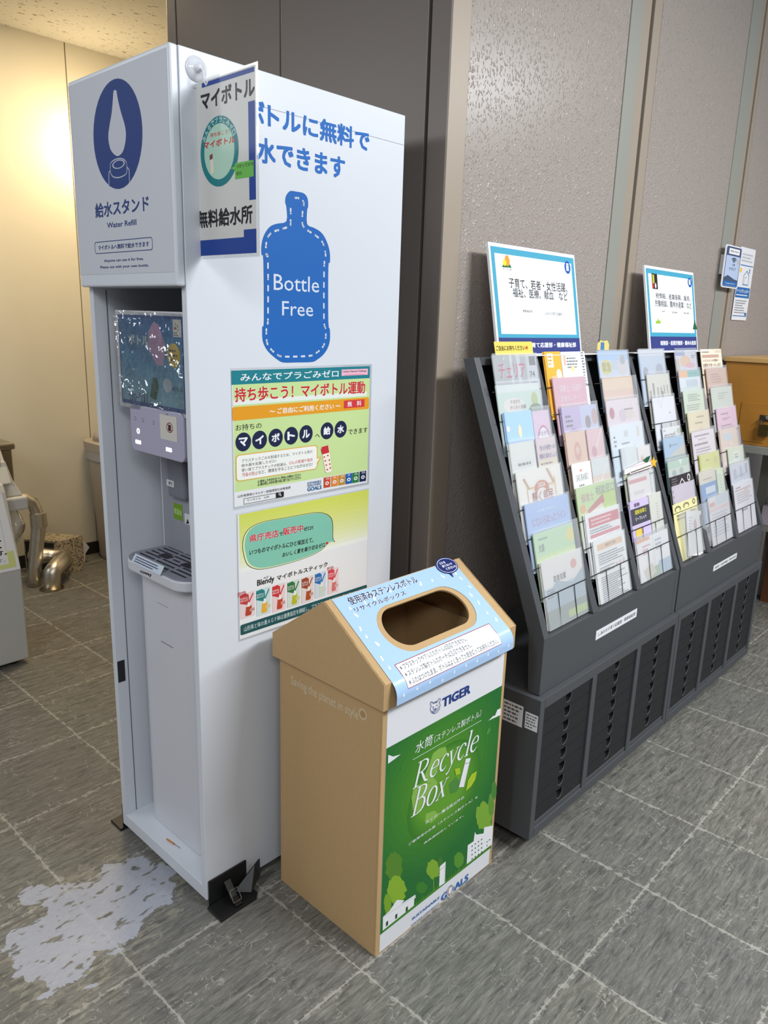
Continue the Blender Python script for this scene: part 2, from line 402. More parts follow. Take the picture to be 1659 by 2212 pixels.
def stone_material():
    m = bpy.data.materials.new('textured_wall_panel'); m.use_nodes = True; N, L = nodes(m); b = N['Principled BSDF']
    tc = N.new('ShaderNodeTexCoord'); mp = N.new('ShaderNodeMapping'); mp.inputs['Scale'].default_value = (1, 1, 0.75); L.new(tc.outputs['Object'], mp.inputs[0])
    nz = N.new('ShaderNodeTexNoise'); nz.inputs['Scale'].default_value = 40; nz.inputs['Detail'].default_value = 2; L.new(mp.outputs[0], nz.inputs['Vector'])
    va = N.new('ShaderNodeVectorMath'); va.operation = 'MULTIPLY_ADD'; va.inputs[1].default_value = (0.03, 0.03, 0.03); L.new(nz.outputs['Color'], va.inputs[0]); L.new(mp.outputs[0], va.inputs[2])
    vo = N.new('ShaderNodeTexVoronoi'); vo.feature = 'SMOOTH_F1'; vo.inputs['Scale'].default_value = 125; vo.inputs['Smoothness'].default_value = 0.4; L.new(va.outputs[0], vo.inputs['Vector'])
    rp = N.new('ShaderNodeValToRGB'); rp.color_ramp.elements[0].position = 0.05; rp.color_ramp.elements[0].color = (1, 1, 1, 1); rp.color_ramp.elements[1].position = 0.42; rp.color_ramp.elements[1].color = (0, 0, 0, 1)
    L.new(vo.outputs['Distance'], rp.inputs[0])
    n2 = N.new('ShaderNodeTexNoise'); n2.inputs['Scale'].default_value = 24; n2.inputs['Detail'].default_value = 4; L.new(mp.outputs[0], n2.inputs['Vector'])
    mu = N.new('ShaderNodeMath'); mu.operation = 'MULTIPLY'; L.new(rp.outputs[0], mu.inputs[0]); L.new(n2.outputs['Fac'], mu.inputs[1])
    bp = N.new('ShaderNodeBump'); bp.inputs['Strength'].default_value = 0.65; bp.inputs['Distance'].default_value = 0.0055
    L.new(mu.outputs[0], bp.inputs['Height']); L.new(bp.outputs[0], b.inputs['Normal'])
    b.inputs['Base Color'].default_value = rgb((160, 149, 141)); b.inputs['Roughness'].default_value = 0.27; b.inputs['Specular IOR Level'].default_value = 0.5
    return m
def ceiling_material():
    m = bpy.data.materials.new('acoustic_ceiling'); m.use_nodes = True; N, L = nodes(m); b = N['Principled BSDF']
    tc = N.new('ShaderNodeTexCoord'); mp = N.new('ShaderNodeMapping'); mp.inputs['Scale'].default_value = (1, 2.6, 1); mp.inputs['Rotation'].default_value = (0, 0, 0.25); L.new(tc.outputs['Object'], mp.inputs[0])
    n = N.new('ShaderNodeTexNoise'); n.inputs['Scale'].default_value = 34; n.inputs['Detail'].default_value = 3; n.inputs['Distortion'].default_value = 0.6; L.new(mp.outputs[0], n.inputs['Vector'])
    rp = N.new('ShaderNodeValToRGB'); rp.color_ramp.elements[0].position = 0.64; rp.color_ramp.elements[0].color = rgb((205, 200, 186)); rp.color_ramp.elements[1].position = 0.67; rp.color_ramp.elements[1].color = rgb((96, 84, 66))
    L.new(n.outputs['Fac'], rp.inputs[0]); L.new(rp.outputs[0], b.inputs['Base Color']); b.inputs['Roughness'].default_value = 0.9
    return m
YW = 1.295     # front of the textured wall
XB = 1.59      # brown metal wall, facing the water stand's back
STONE = stone_material()
BROWN = mat('brown_metal_panel', (118, 108, 101), 0.40, metal=0.15, spec=0.5)
BROWN2 = mat('brown_stile', (164, 150, 134), 0.4, metal=0.1)
PALESTRIP = mat('pale_stile', (156, 155, 146), 0.38, metal=0.15)
SLOT = mat('dark_slot', (10, 9, 9), 0.9)
CREAM = mat('cream_wall', (214, 206, 186), 0.6, vary=0.03, vscale=6)
o = MB().add([(-3.5, -3.5, 0), (6, -3.5, 0), (6, 5.5, 0), (-3.5, 5.5, 0)], [(0, 1, 2, 3)], floor_material()).build('floor'); struct(o)
# textured wall: panels between metal stiles, one long wall facing the hall
wb = MB()
for a, c in ((1.665, 2.472), (2.693, 3.474), (3.675, 6.0)): wb.box(a, c, YW, YW+0.15, 0, 3.4, STONE)
struct(wb.build('wall_right'))
def stile(n, x0, parts):
    t = MB()
    for a, c, mt, dy in parts: t.box(a, c, YW+dy, YW+0.15 if n > 1 else YW+0.062, 0, 3.4, mt)
    struct(t.build('trim_%d' % n))
stile(1, 0, [(XB+0.0005, 1.662, BROWN2, -0.002)])
stile(2, 0, [(2.474, 2.554, PALESTRIP, -0.003), (2.554, 2.612, BROWN2, 0.0), (2.612, 2.636, SLOT, 0.03), (2.636, 2.691, BROWN2, 0.0)])
stile(3, 0, [(3.476, 3.58, PALESTRIP, -0.003), (3.58, 3.619, BROWN2, 0.0), (3.619, 3.641, SLOT, 0.03), (3.641, 3.673, BROWN2, 0.0)])
# brown metal side wall with its joints
bw = MB()
for a, c, dx in ((YW+0.0005, 1.358, -0.001), (1.368, 1.934, -0.001), (1.940, 2.476, 0), (2.484, 2.536, 0)): bw.box(XB+dx, XB+0.10, a, c, 0, 3.4, BROWN)
bw.box(XB+0.02, XB+0.09, YW+0.16, 2.53, 0, 3.4, SLOT)
struct(bw.build('wall_side', bevel=0.002))
# alcove
aw = MB()
for a, c in ((0.9, 2.002), (2.008, 3.2)): aw.box(a, c, 4.15, 4.25, 0, 2.72, CREAM)
aw.box(0.9, 3.2, 4.156, 4.25, 0, 2.72, mat('wall_joint', (120, 108, 84), 0.8))
struct(aw.build('wall_back'))
struct(MB().box(3.2, 3.3, 2.4, 4.25, 0, 2.72, CREAM).build('wall_far'))
struct(MB().box(0.9, 3.2, 4.138, 4.15, 0, 0.07, mat('dark_skirting', (38, 34, 30), 0.5)).build('baseboard_back'))
struct(MB().box(0.9, 3.2, 2.55, 4.25, 2.70, 2.74, ceiling_material()).build('ceiling'))

# ================================================================ white water stand
CABX, CABY, CABA = 0.8596, 1.3367, -0.452
FC = Frame(CABX, CABY, CABA)
CW, CD, CH, CZ, HF, HZ = 0.406, 0.6161, 1.8651, 0.0187, 0.0196, 1.4436
ENAMEL = mat('white_enamel_steel', (214, 217, 224), 0.32, spec=0.45)
ENAMEL2 = mat('white_sign_sheet', (200, 201, 208), 0.6, spec=0.25)
SEAM = mat('seam_shadow_gap', (96, 100, 108), 0.7)
BLKMETAL = mat('black_bracket', (20, 20, 21), 0.4)
STEEL = mat('bright_steel', (190, 190, 188), 0.25, metal=1.0)
cab = thing('water_stand_cabinet', 'tall white steel water refill stand with blue lettering, beside the cardboard recycle box', 'cabinet', (CABX, CABY, 0), CABA)
T = 0.018
MB().box(0, CD, 0, T, CZ, CH, ENAMEL).build('side_panel', cab, bevel=0.0015)
lp = MB().box(0, CD, CW-T, CW, CZ, CH, ENAMEL); lp.box(0.03, 0.0325, CW-T-0.0006, CW-T, 0.055, 1.44, SEAM)
lp.box(0.30, 0.36, CW-T-0.035, CW-T, 0.055, 1.44, ENAMEL)
lp.box(0.002, 0.022, CW-T-0.0008, CW-T, 0.45, 0.51, BLKMETAL)
lp.build('side_panel', cab, bevel=0.0012)
MB().box(CD-0.015, CD, T, CW-T, CZ, CH, ENAMEL).build('back_panel', cab)
MB().box(0.07, CD, T, CW-T, CH-0.018, CH, ENAMEL).build('top_panel', cab)
MB().box(0, CD, T, CW-T, CZ, 0.054, ENAMEL).build('bottom_tray', cab, bevel=0.0012)
hb = MB().box(-HF, -0.001, 0.0, CW, HZ, CH+0.0005, ENAMEL).box(-0.001, 0.07, T+0.0005, CW-T-0.0005, HZ, CH-0.0005, ENAMEL); hd = hb.build('header_box', cab, bevel=0.004)
MB().box(-HF-0.0006, -HF+0.002, 0.008, CW-0.003, HZ+0.026, CH-0.008, ENAMEL2).build('sign_sheet', hd)
A = Art(FC, (-HF-0.0006, CW, HZ), (0, -1, 0), (0, 0, 1)).z(140, 80, 0.26522)
SB = (30, 58, 122)
A.ell((233, 800), (633, 770), (425, 335), (440, 1238), SB)
A.poly(curve([(408, 433), (398, 445), (392, 520), (383, 620), (366, 720), (356, 800), (362, 870), (382, 930), (428, 970), (470, 940), (492, 870), (499, 790), (490, 720), (470, 650), (450, 580), (430, 490), (422, 440)]), (196, 196, 206))
LB = (196, 198, 210)
A.poly([(362, 1105), (372, 1040), (400, 1000), (450, 990), (495, 1005), (508, 1060), (525, 1075), (528, 1170), (480, 1215), (430, 1236), (365, 1215)], SB)
A.line([(362, 1212), (360, 1105), (372, 1088)], 0.0022, LB); A.line([(528, 1180), (525, 1080), (508, 1060)], 0.0022, LB)
A.line(curve([(372, 1095), (372, 1042), (385, 1015), (420, 995), (462, 990), (495, 1008), (506, 1040), (506, 1100), (488, 1125), (440, 1145), (395, 1138), (373, 1105)], False), 0.0022, LB)
A.ell((388, 1038), (490, 1030), (440, 1000), (440, 1072), LB); A.ell((397, 1038), (481, 1030), (440, 1007), (440, 1065), SB)
A.text('給水スタンド', (253, 1477), (682, 1285), SB, 0.02); A.text('Water Refill', (347, 1557), (582, 1483), SB, 0.01)
A.rline((250, 1765), (712, 1630), 0.006, 0.0013, SB); A.text('マイボトルへ無料で給水できます', (275, 1738), (686, 1662), SB, 0.012)
A.text('Anyone can use it for free.', (323, 1840), (642, 1792), SB, 0.008); A.text('Please use with your own bottle.', (292, 1892), (684, 1846), SB, 0.008)
A.build('sign_print', hd)
# side lettering
A = Art(FC, (0, 0, 0), (1, 0, 0), (0, 0, 1), lift=0.0003)
BL = (34, 104, 184)
A.uvrect((0.03, 1.7995), (CD, 1.8003), (130, 136, 148))
A.z(540, 180, 0.18083)
a, b2 = A.P((212, 525)), A.P((1430, 575)); A.uvtext('トルに無料で', a, b2, BL, 0.035)
pw = (b2[0]-a[0])/6.0; A.uvtext('ボ', (a[0]-pw*1.08, a[1]-0.004), (a[0]-pw*0.16, b2[1]), BL, 0.035)
A.uvtext('マイ', (a[0]-pw*1.6, a[1]), (a[0]-pw*1.15, b2[1]), BL, 0.035)
A.text('水できます', (78, 938), (1135, 878), BL, 0.035)
A.z(540, 400, 0.18083)
A.poly(curve([(490, 68), (560, 78), (630, 92), (668, 122), (688, 165), (694, 220), (692, 265), (682, 300), (682, 465), (760, 508), (830, 548), (885, 610), (930, 710), (952, 800), (956, 870), (953, 930), (935, 985), (935, 1630), (953, 1720), (954, 1850), (925, 1950), (870, 2030), (800, 2085), (740, 2112), (560, 2117), (400, 2118), (330, 2085), (250, 2020), (190, 1950), (150, 1850), (145, 1720), (150, 1680), (165, 1620), (160, 905), (140, 840), (134, 780), (138, 710), (155, 630), (190, 555), (245, 490), (320, 460), (435, 430), (435, 265), (421, 210), (424, 150), (440, 110), (465, 80)], True, 3), (28, 98, 176))
A.dash(curve([(484, 280), (484, 440), (470, 490), (360, 530), (260, 565), (205, 640), (187, 760), (195, 840), (213, 900), (213, 1620), (195, 1700), (200, 1870), (240, 1950), (320, 2020), (400, 2048), (700, 2040), (780, 2010), (860, 1945), (900, 1850), (903, 1720), (882, 1600), (885, 950), (903, 850), (880, 720), (840, 650), (760, 585), (680, 535), (625, 465), (628, 300), (642, 220), (612, 165), (540, 152), (480, 165), (468, 200)], False, 3), 0.0042, 0.010, 0.013, (206, 210, 220))
A.text('Bottle', (283, 1252), (825, 1102), (214, 218, 228), -0.004); A.text('Free', (383, 1557), (753, 1402), (214, 218, 228), -0.004)
A.build('side_lettering', cab)
# floor brackets with straps
b = MB().box(0.004, 0.114, -0.006, -0.0005, 0.0, 0.072, BLKMETAL); b.prism([(-0.004, -0.007, 0.0), (-0.005, -0.066, 0), (0.101, -0.063, 0), (0.114, -0.05, 0), (0.108, -0.003, 0)], (0, 0, 0.007), BLKMETAL)
br = b.build('floor_bracket', cab, bevel=0.002)
MB().prism([(0.045, -0.008, 0.05), (0.045, -0.035, 0.02), (0.045, -0.058, 0.010), (0.045, -0.055, 0.008), (0.045, -0.033, 0.016), (0.045, -0.0065, 0.045)], (0.018, 0, 0), BLKMETAL).build('strap', br)
MB().prism([(0.07, -0.010, 0.008), (0.13, -0.015, 0.055), (0.142, -0.02, 0.07), (0.136, -0.03, 0.03), (0.10, -0.04, 0.008)], (0.0, -0.003, 0.001), BLKMETAL).build('strap', br)
MB().tube([(0.043, -0.034, 0.040), (0.043, -0.050, 0.016), (0.066, -0.050, 0.016), (0.066, -0.034, 0.040), (0.043, -0.034, 0.040)], 0.0012, STEEL, 6).build('buckle', br)
b = MB().box(0.0, 0.08, CW+0.0005, CW+0.005, 0.0, 0.075, BLKMETAL); b.box(-0.012, 0.08, CW-0.005, CW+0.052, 0, 0.007, BLKMETAL); b.build('floor_bracket', cab, bevel=0.0015)

# ---- water dispenser inside the stand
DG = mat('dispenser_grey', (150, 151, 160), 0.4); DW = mat('dispenser_white', (206, 206, 212), 0.35); DD = mat('dispenser_dark_grey', (118, 118, 127), 0.4)
DL = mat('dispenser_panel', (172, 168, 190), 0.28)
dsp = thing('water_dispenser', 'slim grey and white water dispenser standing inside the white refill stand', 'water dispenser', (CABX, CABY, 0), CABA)
Y0, Y1 = 0.073, 0.358
MB().rprism(0.050, 0.50, Y0, Y1, 0.056, 0.80, 0.045, DW, corners='ad').build('body', dsp, bevel=0.003)
MB().box(0.05-0.0007, 0.0505, 0.19, 0.245, 0.600, 0.6015, SEAM).build('moulded_mark', dsp); MB().box(0.0497, 0.0505, 0.205, 0.255, 0.70, 0.7008, SEAM).build('moulded_mark', dsp)
up = MB().rprism(0.135, 0.50, Y0, Y1, 0.80, 1.24, 0.006, DG, corners='ad'); up.box(0.134, 0.137, Y1-0.004, Y1, 0.80, 1.07, DW)
up.build('upper_column', dsp)
MB().rprism(0.06, 0.50, Y0, Y1, 1.075, 1.205, 0.03, DG, corners='ad').build('head', dsp, bevel=0.004)
# control panel: a rounded plate tilted on the head
def plate(cx, cz, w, h, r, x, th, tilt, mt, n=6):
    pts = []
    for sx, sz, a0 in [(-1, -1, 180), (1, -1, 270), (1, 1, 0), (-1, 1, 90)]:
        for i in range(n+1):
            a = radians(a0+90*i/n); yy = sx*(w/2-r)+r*cos(a); zz = sz*(h/2-r)+r*sin(a)
            pts.append((x+zz*tilt, cx-yy, cz+zz))
    return MB().prism(pts, (th, 0, 0), mt)
PX, PT = 0.03, -0.10
cp = plate(0.190, 1.131, 0.228, 0.108, 0.016, PX, 0.03, 0.0, DL).build('control_panel', dsp, bevel=0.002)
A = Art(FC, (PX, CW, 1.0), (0, -1, 0), (0, 0, 1)).z(180, 600, 0.18083)
GL = mat('indicator_light', (225, 250, 255), emit=3.0); IC = (120, 116, 140)
for cx, cy in ((618, 1678), (710, 1700), (836, 1730)): A.ell((cx-14, cy), (cx+14, cy), (cx, cy-26), (cx, cy+26), IC, 0.9); A.ell((cx-14, cy), (cx+14, cy), (cx, cy-26), (cx, cy+26), (172, 168, 190), 0.7)
A.ell((640, 1828), (674, 1828), (657, 1798), (657, 1862), GL); A.ell((640, 1830), (674, 1830), (657, 1798), (657, 1862), (150, 146, 170), 0.45)
A.rrect((627, 1975), (688, 1948), 0.0016, GL); A.rrect((990, 2068), (1056, 2040), 0.0016, GL)
A.build('panel_print', cp); A.mb = MB(); A.rect((925, 1920), (1115, 1665), (206, 200, 192)); A.ell((995, 1790), (1072, 1790), (1033, 1730), (1033, 1852), (120, 36, 36)); A.ell((995, 1790), (1072, 1790), (1033, 1730), (1033, 1852), (206, 200, 192), 0.82)
A.poly([(1015, 1750), (1050, 1765), (1050, 1835), (1015, 1825)], (60, 34, 34)); A.line([(1005, 1750), (1060, 1835)], 0.0014, (130, 36, 36))
A.build('insect_notice', cp)['label'] = 'small white notice with a crossed-out insect'
MB().tube([(0.085, 0.10, 1.09), (0.085, 0.10, 1.05)], [0.013, 0.008], DD, 12).build('nozzle', dsp)
MB().rprism(0.116, 0.137, 0.222, 0.300, 0.952, 1.048, 0.008, DD).build('push_lever', dsp, bevel=0.006)
A = Art(FC, (0.116, CW, 0.8), (0, -1, 0), (0, 0, 1)).z(220, 960, 0.24412); A.rrect((575, 362), (637, 325), 0.002, (214, 214, 216)); A.text('押す', (592, 358), (626, 334), BLACK, 0.03); A.build('lever_label', dsp)
A = Art(FC, (0.135, CW, 0.8), (0, -1, 0), (0, 0, 1)).z(220, 960, 0.24412)
A.rect((640, 652), (712, 538), (112, 160, 36)); A.text('常温水', (643, 612), (708, 582), (196, 214, 150), 0.02)
A.rrect((735, 700), (830, 640), 0.003, (216, 216, 220)); A.poly([(747, 700), (760, 655), (774, 702)], BLACK); A.text('注意', (782, 712), (806, 672), BLACK, 0.02)
A.build('sticker', dsp)
tr = MB().rprism(0.012, 0.16, Y0, Y1, 0.777, 0.803, 0.05, DW, corners='ad').build('drip_tray', dsp, bevel=0.004)
gm = MB().rprism(0.015, 0.155, Y0+0.003, Y1-0.003, 0.803, 0.808, 0.047, mat('grille_grey', (136, 138, 150), 0.4), corners='ad')
for i in range(7):
    x = 0.034+i*0.0165
    segs = ((0.10, 0.165), (0.175, 0.255), (0.265, 0.335)) if i not in (3,) else ((0.10, 0.145), (0.205, 0.235), (0.30, 0.335))
    for a, c in segs: gm.box(x, x+0.006, a, c, 0.8079, 0.8084, mat('grille_slot', (34, 34, 42), 0.7))
for yc in (0.17, 0.27): gm.rprism(0.076, 0.098, yc-0.022, yc+0.022, 0.8079, 0.8088, 0.006, mat('grille_slot'))
gm.build('grille', tr)
A = Art(FC, (0.012, CW, 0.7), (0, -1, 0), (0, 0, 1)).z(220, 960, 0.24412); A.qtext('coway', (340, 1142), (440, 1180), (340, 1112), (30, 30, 34), 0.03)
A.build('lettering', dsp)
st = MB().add([(0.022, 0.300, 0.822), (0.022, 0.166, 0.822), (0.009, 0.164, 0.803), (0.009, 0.298, 0.803)], [(0, 1, 2, 3)], mat('notice_paper', (190, 200, 214), 0.3, coat=0.6))
so = st.build('tray_notice', dsp)
A = Art(FC, (0.009, CW, 0.803), (0, -1, 0), (0.013, 0, 0.019), lift=0.0006); print_lines(A, (0.118, 0.003), (0.222, 0.020), 3, (60, 60, 90)); A.build('notice_print', so)
sp = MB().tube([(0.025, 0.22, 0.0565), (0.028, 0.19, 0.0565)], 0.002, mat('orange_plastic', (196, 120, 30), 0.5), 6).tube([(0.028, 0.19, 0.0565), (0.031, 0.165, 0.0565)], 0.0006, BLKMETAL, 5)
tag(sp.build('plastic_tie'), 'small orange plastic tie lying on the bottom tray of the white water stand', 'tie'); bpy.data.objects['plastic_tie'].matrix_world = FC.M

# ---- campaign poster standing on the dispenser
po = thing('campaign_poster', 'blue campaign poster dated 5/30 to 8/31 above the dispenser controls', 'poster', (CABX, CABY, 0), CABA)
XP = 0.034
A = Art(FC, (XP, CW, 0.8), (0, -1, 0), (0, 0, 1), gloss=0.3).z(180, 600, 0.18083)
a, b2 = A.P((445, 1525)), A.P((1195, 410)); a = (a[0], a[1])
MB().box(XP, XP+0.001, CW-b2[0], CW-a[0]-0.0, 0.8+a[1], 0.8+b2[1], GLOSSPAPER).build('sheet', po)
q0, q1 = (a[0]+0.011, a[1]+0.009), (b2[0]-0.004, b2[1]-0.009)
A.uvrect(q0, q1, (28, 72, 138)); r0, r1 = (q0[0]+0.005, q0[1]+0.009), (q1[0]-0.004, q1[1]-0.006)
A.h += A.step
for i in range(10):
    t = i/9; c = tuple(int(p+(q-p)*t) for p, q in zip((132, 176, 190), (30, 104, 158)))
    A.uvrect((r0[0], r0[1]+(r1[1]-r0[1])*i/10), (r1[0], r0[1]+(r1[1]-r0[1])*(i+1)/10), c, same=True)
A.rect((1075, 705), (1165, 500), (226, 222, 210)); A.dot((1098, 605), 15, (170, 30, 40)); A.ell((1118, 608), (1146, 608), (1132, 575), (1132, 640), (60, 40, 40)); A.ell((1118, 608), (1146, 608), (1132, 575), (1132, 640), (226, 222, 210), 0.8)
A.line([(1098, 590), (1100, 545), (1130, 580)], 0.0012, (50, 80, 50)); print_lines(A, A.P((1080, 698)), A.P((1160, 650)), 2, (80, 70, 70))
A.ell((1003, 930), (1160, 940), (1082, 785), (1082, 1075), (216, 182, 60)); print_lines(A, A.P((1030, 1010)), A.P((1140, 850)), 3, (70, 60, 40), seed=3)
A.poly([(830, 1190), (880, 1200), (905, 1290), (872, 1465), (800, 1420)], (34, 84, 60)); A.ell((955, 1285), (1060, 1290), (1008, 1205), (1008, 1370), (190, 200, 204))
A.text('ボトル', (545, 790), (780, 690), (214, 220, 214), 0.04); A.poly([(775, 640), (840, 520), (900, 560), (980, 800), (960, 1050), (880, 1050), (770, 830)], (186, 150, 180))
A.text('5', (541, 1400), (556, 1352), (34, 48, 96), 0.03); A.text('/30', (562, 1460), (632, 1375), (34, 48, 96), 0.02); A.text('—', (636, 1432), (668, 1425), (34, 48, 96), 0.02); A.text('8', (671, 1425), (690, 1375), (34, 48, 96), 0.03); A.text('/31', (694, 1482), (768, 1395), (34, 48, 96), 0.02)
print_lines(A, A.P((540, 1325)), A.P((580, 1295)), 1, (60, 80, 110))
A.text('詳しくはこちら', (1072, 1350), (1192, 1322), (34, 48, 80), 0.02)
A.build('poster_print', po)
A = Art(FC, (XP, CW, 0.8), (0, -1, 0), (0, 0, 1), lift=0.004)
fm = MB().grid(lambda p, q: A.O+A.u*(a[0]+(b2[0]-a[0])*p)+A.v*(a[1]+(b2[1]-a[1])*q)+A.n*(0.004+0.0016*sin(9*p+5*q*q*3)*sin(7*q+4*p)), 16, 14, film('crinkled_film', 0.25, 0.03, 0.05, wob=1.0, fres=1.6, wscale=11, wdist=0.07)); fm.build('plastic_sleeve', po, smooth=True)

# ---- posters on the stand's side
def side_poster(label, corners, z):
    t = thing('laminated_poster', label, 'poster', (CABX, CABY, 0), CABA)
    A = Art(FC, (0, 0, 0), (1, 0, 0), (0, 0, 1), lift=0.00125, gloss=0.7).z(*z)
    a, b = A.P(corners[0]), A.P(corners[1]); MB().box(a[0], b[0], -0.0007, -0.0002, a[1], b[1], film('laminate_margin', 0.1, 0.12, 0.1, fres=0.35)).build('laminate_margin', t)
    a, b = A.P(corners[2]), A.P(corners[3]); MB().box(a[0], b[0], -0.0012, -0.0003, a[1], b[1], GLOSSPAPER).build('sheet', t)
    return t, A
t, A = side_poster('laminated green poster on the side of the white stand, topped by a teal banner', [(108, 1530), (1490, 75), (118, 1502), (1468, 95)], (480, 770, 0.217))
GR = (196, 218, 150)
A.rect((122, 1352), (1466, 205), GR); A.rect((90, 283), (1468, 95), (20, 122, 134)); A.rect((1185, 193), (1447, 121), (236, 178, 200)); A.text('Carbon Neutral Challenge', (1198, 165), (1432, 133), (20, 70, 50), 0.03)
print_lines(A, A.P((1215, 190)), A.P((1430, 172)), 1, (190, 60, 90))
A.text('みんなでプラごみゼロ', (178, 248), (1155, 133), WHITE, 0.012)
A.rect((106, 487), (1437, 348), (226, 230, 222)); A.text('持ち歩こう！マイボトル運動', (122, 457), (1420, 243), (224, 230, 200), 0.055); A.text('持ち歩こう！マイボトル運動', (122, 457), (1420, 243), (196, 36, 48), 0.028)
A.rrect((99, 642), (1458, 404), 0.004, (226, 152, 24)); A.text('～ ご自由にご利用ください ～', (468, 578), (1172, 462), WHITE, 0.02)
A.rect((1206, 518), (1414, 424), (206, 52, 56)); A.text('無　料', (1243, 502), (1382, 437), WHITE, 0.012)
A.text('お持ちの', (130, 742), (388, 655), BLACK, 0.005)
for ch, cx, cy, rx, ry in (('マ', 206, 850, 78, 94), ('イ', 368, 830, 74, 92), ('ボ', 528, 808, 71, 90), ('ト', 682, 788, 68, 88), ('ル', 830, 770, 66, 87), ('給', 1039, 739, 63, 84), ('水', 1175, 723, 60, 83)):
    A.ell((cx-rx, cy), (cx+rx, cy), (cx, cy-ry), (cx, cy+ry), (16, 28, 66)); A.text(ch, (cx-rx*0.56, cy+ry*0.52), (cx+rx*0.56, cy-ry*0.52), WHITE, 0.045)
A.text('へ', (922, 808), (968, 768), BLACK, 0.005); A.text('できます', (1250, 778), (1442, 703), BLACK, 0.005)
A.rrect((134, 1247), (945, 877), 0.009, (224, 170, 56)); A.poly([(930, 1010), (982, 996), (935, 1090)], (224, 170, 56)); A.rrect((142, 1238), (937, 887), 0.008, (238, 238, 232)); A.poly([(925, 1022), (966, 1008), (925, 1078)], (238, 238, 232))
K2 = (40, 40, 46); RD = (190, 50, 56)
A.text('プラスチックごみを削減するため、マイボトル用の', (188, 1058), (893, 928), K2, 0.006); A.text('給水器を設置したゼロ！', (188, 1102), (532, 1022), K2, 0.006)
A.text('使い捨てプラスチックの削減は、', (188, 1150), (640, 1050), K2, 0.006); A.text('CO₂の削減や海洋', (660, 1080), (895, 1007), RD, 0.006); A.text('汚染の防止', (192, 1200), (350, 1136), RD, 0.006); A.text('など、環境を守ることにつながるゼロ！', (354, 1172), (893, 1054), K2, 0.006)
A.text('△ 給水した水はなるべく早めにお飲みください', (348, 1258), (778, 1160), K2, 0.015); A.text('△ 飲み残しの水を受け皿に捨てないでください', (348, 1290), (780, 1187), K2, 0.015)
A.text('山形県環境エネルギー部循環型社会推進課', (150, 1407), (675, 1288), (70, 70, 76), 0.0)
A.rline((212, 1470), (600, 1345), 0.0004, 0.0009, BLACK); A.rect((530, 1407), (608, 1341), BLACK); A.ell((556, 1368), (578, 1365), (567, 1354), (567, 1380), WHITE); A.ell((556, 1368), (578, 1365), (567, 1354), (567, 1380), BLACK, 0.6); A.line([(573, 1374), (583, 1386)], 0.0015, WHITE)
A.text('マイボトル　山形', (242, 1442), (465, 1383), (50, 50, 54), 0.0)
SD = (34, 96, 152)
A.text('SUSTAINABLE', (843, 1274), (981, 1227), SD, 0.014); A.text('DEVELOPMENT', (843, 1299), (981, 1253), SD, 0.014); A.text('GOALS', (843, 1343), (985, 1278), SD, 0.03)
for i, (x0, c) in enumerate(((1005, (196, 66, 40)), (1080, (222, 128, 44)), (1152, (196, 134, 40)), (1222, (26, 92, 166)), (1290, (36, 120, 62)), (1362, (22, 34, 76)))):
    yb = 1308-(x0-1005)*0.17; A.rect((x0, yb), (x0+66, yb-113), c); A.dot((x0+33, yb-48), 18, (226, 222, 216)); A.dot((x0+33, yb-48), 8, c); print_lines(A, A.P((x0+22, yb-80)), A.P((x0+60, yb-108)), 2, (230, 220, 210), seed=i)
A.poly([(978, 915), (985, 900), (1048, 882), (1058, 900), (1085, 1130), (1075, 1150), (1035, 1160), (1022, 1148)], (240, 228, 214)); A.poly([(978, 930), (985, 900), (1048, 882), (1060, 955), (990, 975)], (196, 44, 50))
for k, (x, y) in enumerate(((1010, 1000), (1045, 985), (1020, 1038), (1060, 1030), (1030, 1080), (1065, 1070), (1040, 1125), (1070, 1108))): A.dot((x, y), 8, (190, 40, 48))
A.build('poster_print', t)

t, A = side_poster('laminated yellow and white poster, lower of the two on the side of the white stand', [(118, 1597), (1452, 22), (130, 1570), (1449, 32)], (490, 1050, 0.21097))
a, b2 = A.P((108, 900)), A.P((1449, 32)); a = (A.P((130, 1570))[0]+0.004, a[1])
A.h += A.step
for i in range(12):
    k = i/11; c = tuple(int(p+(q-p)*k**0.7) for p, q in zip((232, 234, 226), (206, 212, 92)))
    A.uvrect((a[0], a[1]+(b2[1]-a[1])*i/12), (b2[0], a[1]+(b2[1]-a[1])*(i+1)/12), c, same=True)
bub = curve([(165, 700), (155, 600), (175, 500), (240, 420), (380, 360), (600, 320), (850, 275), (950, 268), (1030, 290), (1075, 340), (1085, 430), (1085, 530), (1103, 572), (1045, 578), (960, 660), (820, 730), (600, 800), (380, 850), (270, 845), (200, 800)], True, 3)
A.poly(bub, (36, 44, 40)); cx, cy = 620, 560
A.poly([(cx+(x-cx)*0.985, cy+(y-cy)*0.98) for x, y in bub], (222, 226, 170)); A.poly([(cx+(x-cx)*0.965+8, cy+(y-cy)*0.955-4) for x, y in bub], (126, 192, 170))
RD = (200, 24, 44)
for t_, bl, br, tl, c in (('県庁売店', (228, 578), (528, 516), (228, 503), RD), ('で', (533, 512), (570, 504), (533, 475), BLACK), ('販売中', (572, 506), (776, 464), (572, 430), RD), ('ゼロ!!', (782, 463), (880, 441), (782, 420), BLACK)):
    if c == RD: A.qtext(t_, bl, br, tl, WHITE, 0.06)
    A.qtext(t_, bl, br, tl, c, 0.03)
A.qtext('いつものマイボトルにひと味加えて、', (225, 710), (882, 574), (230, 652), BLACK, 0.025); A.qtext('おいしく夏を乗り切るゼロ', (563, 730), (998, 622), (568, 680), BLACK, 0.025); A.dot((1022, 582), 11, RD)
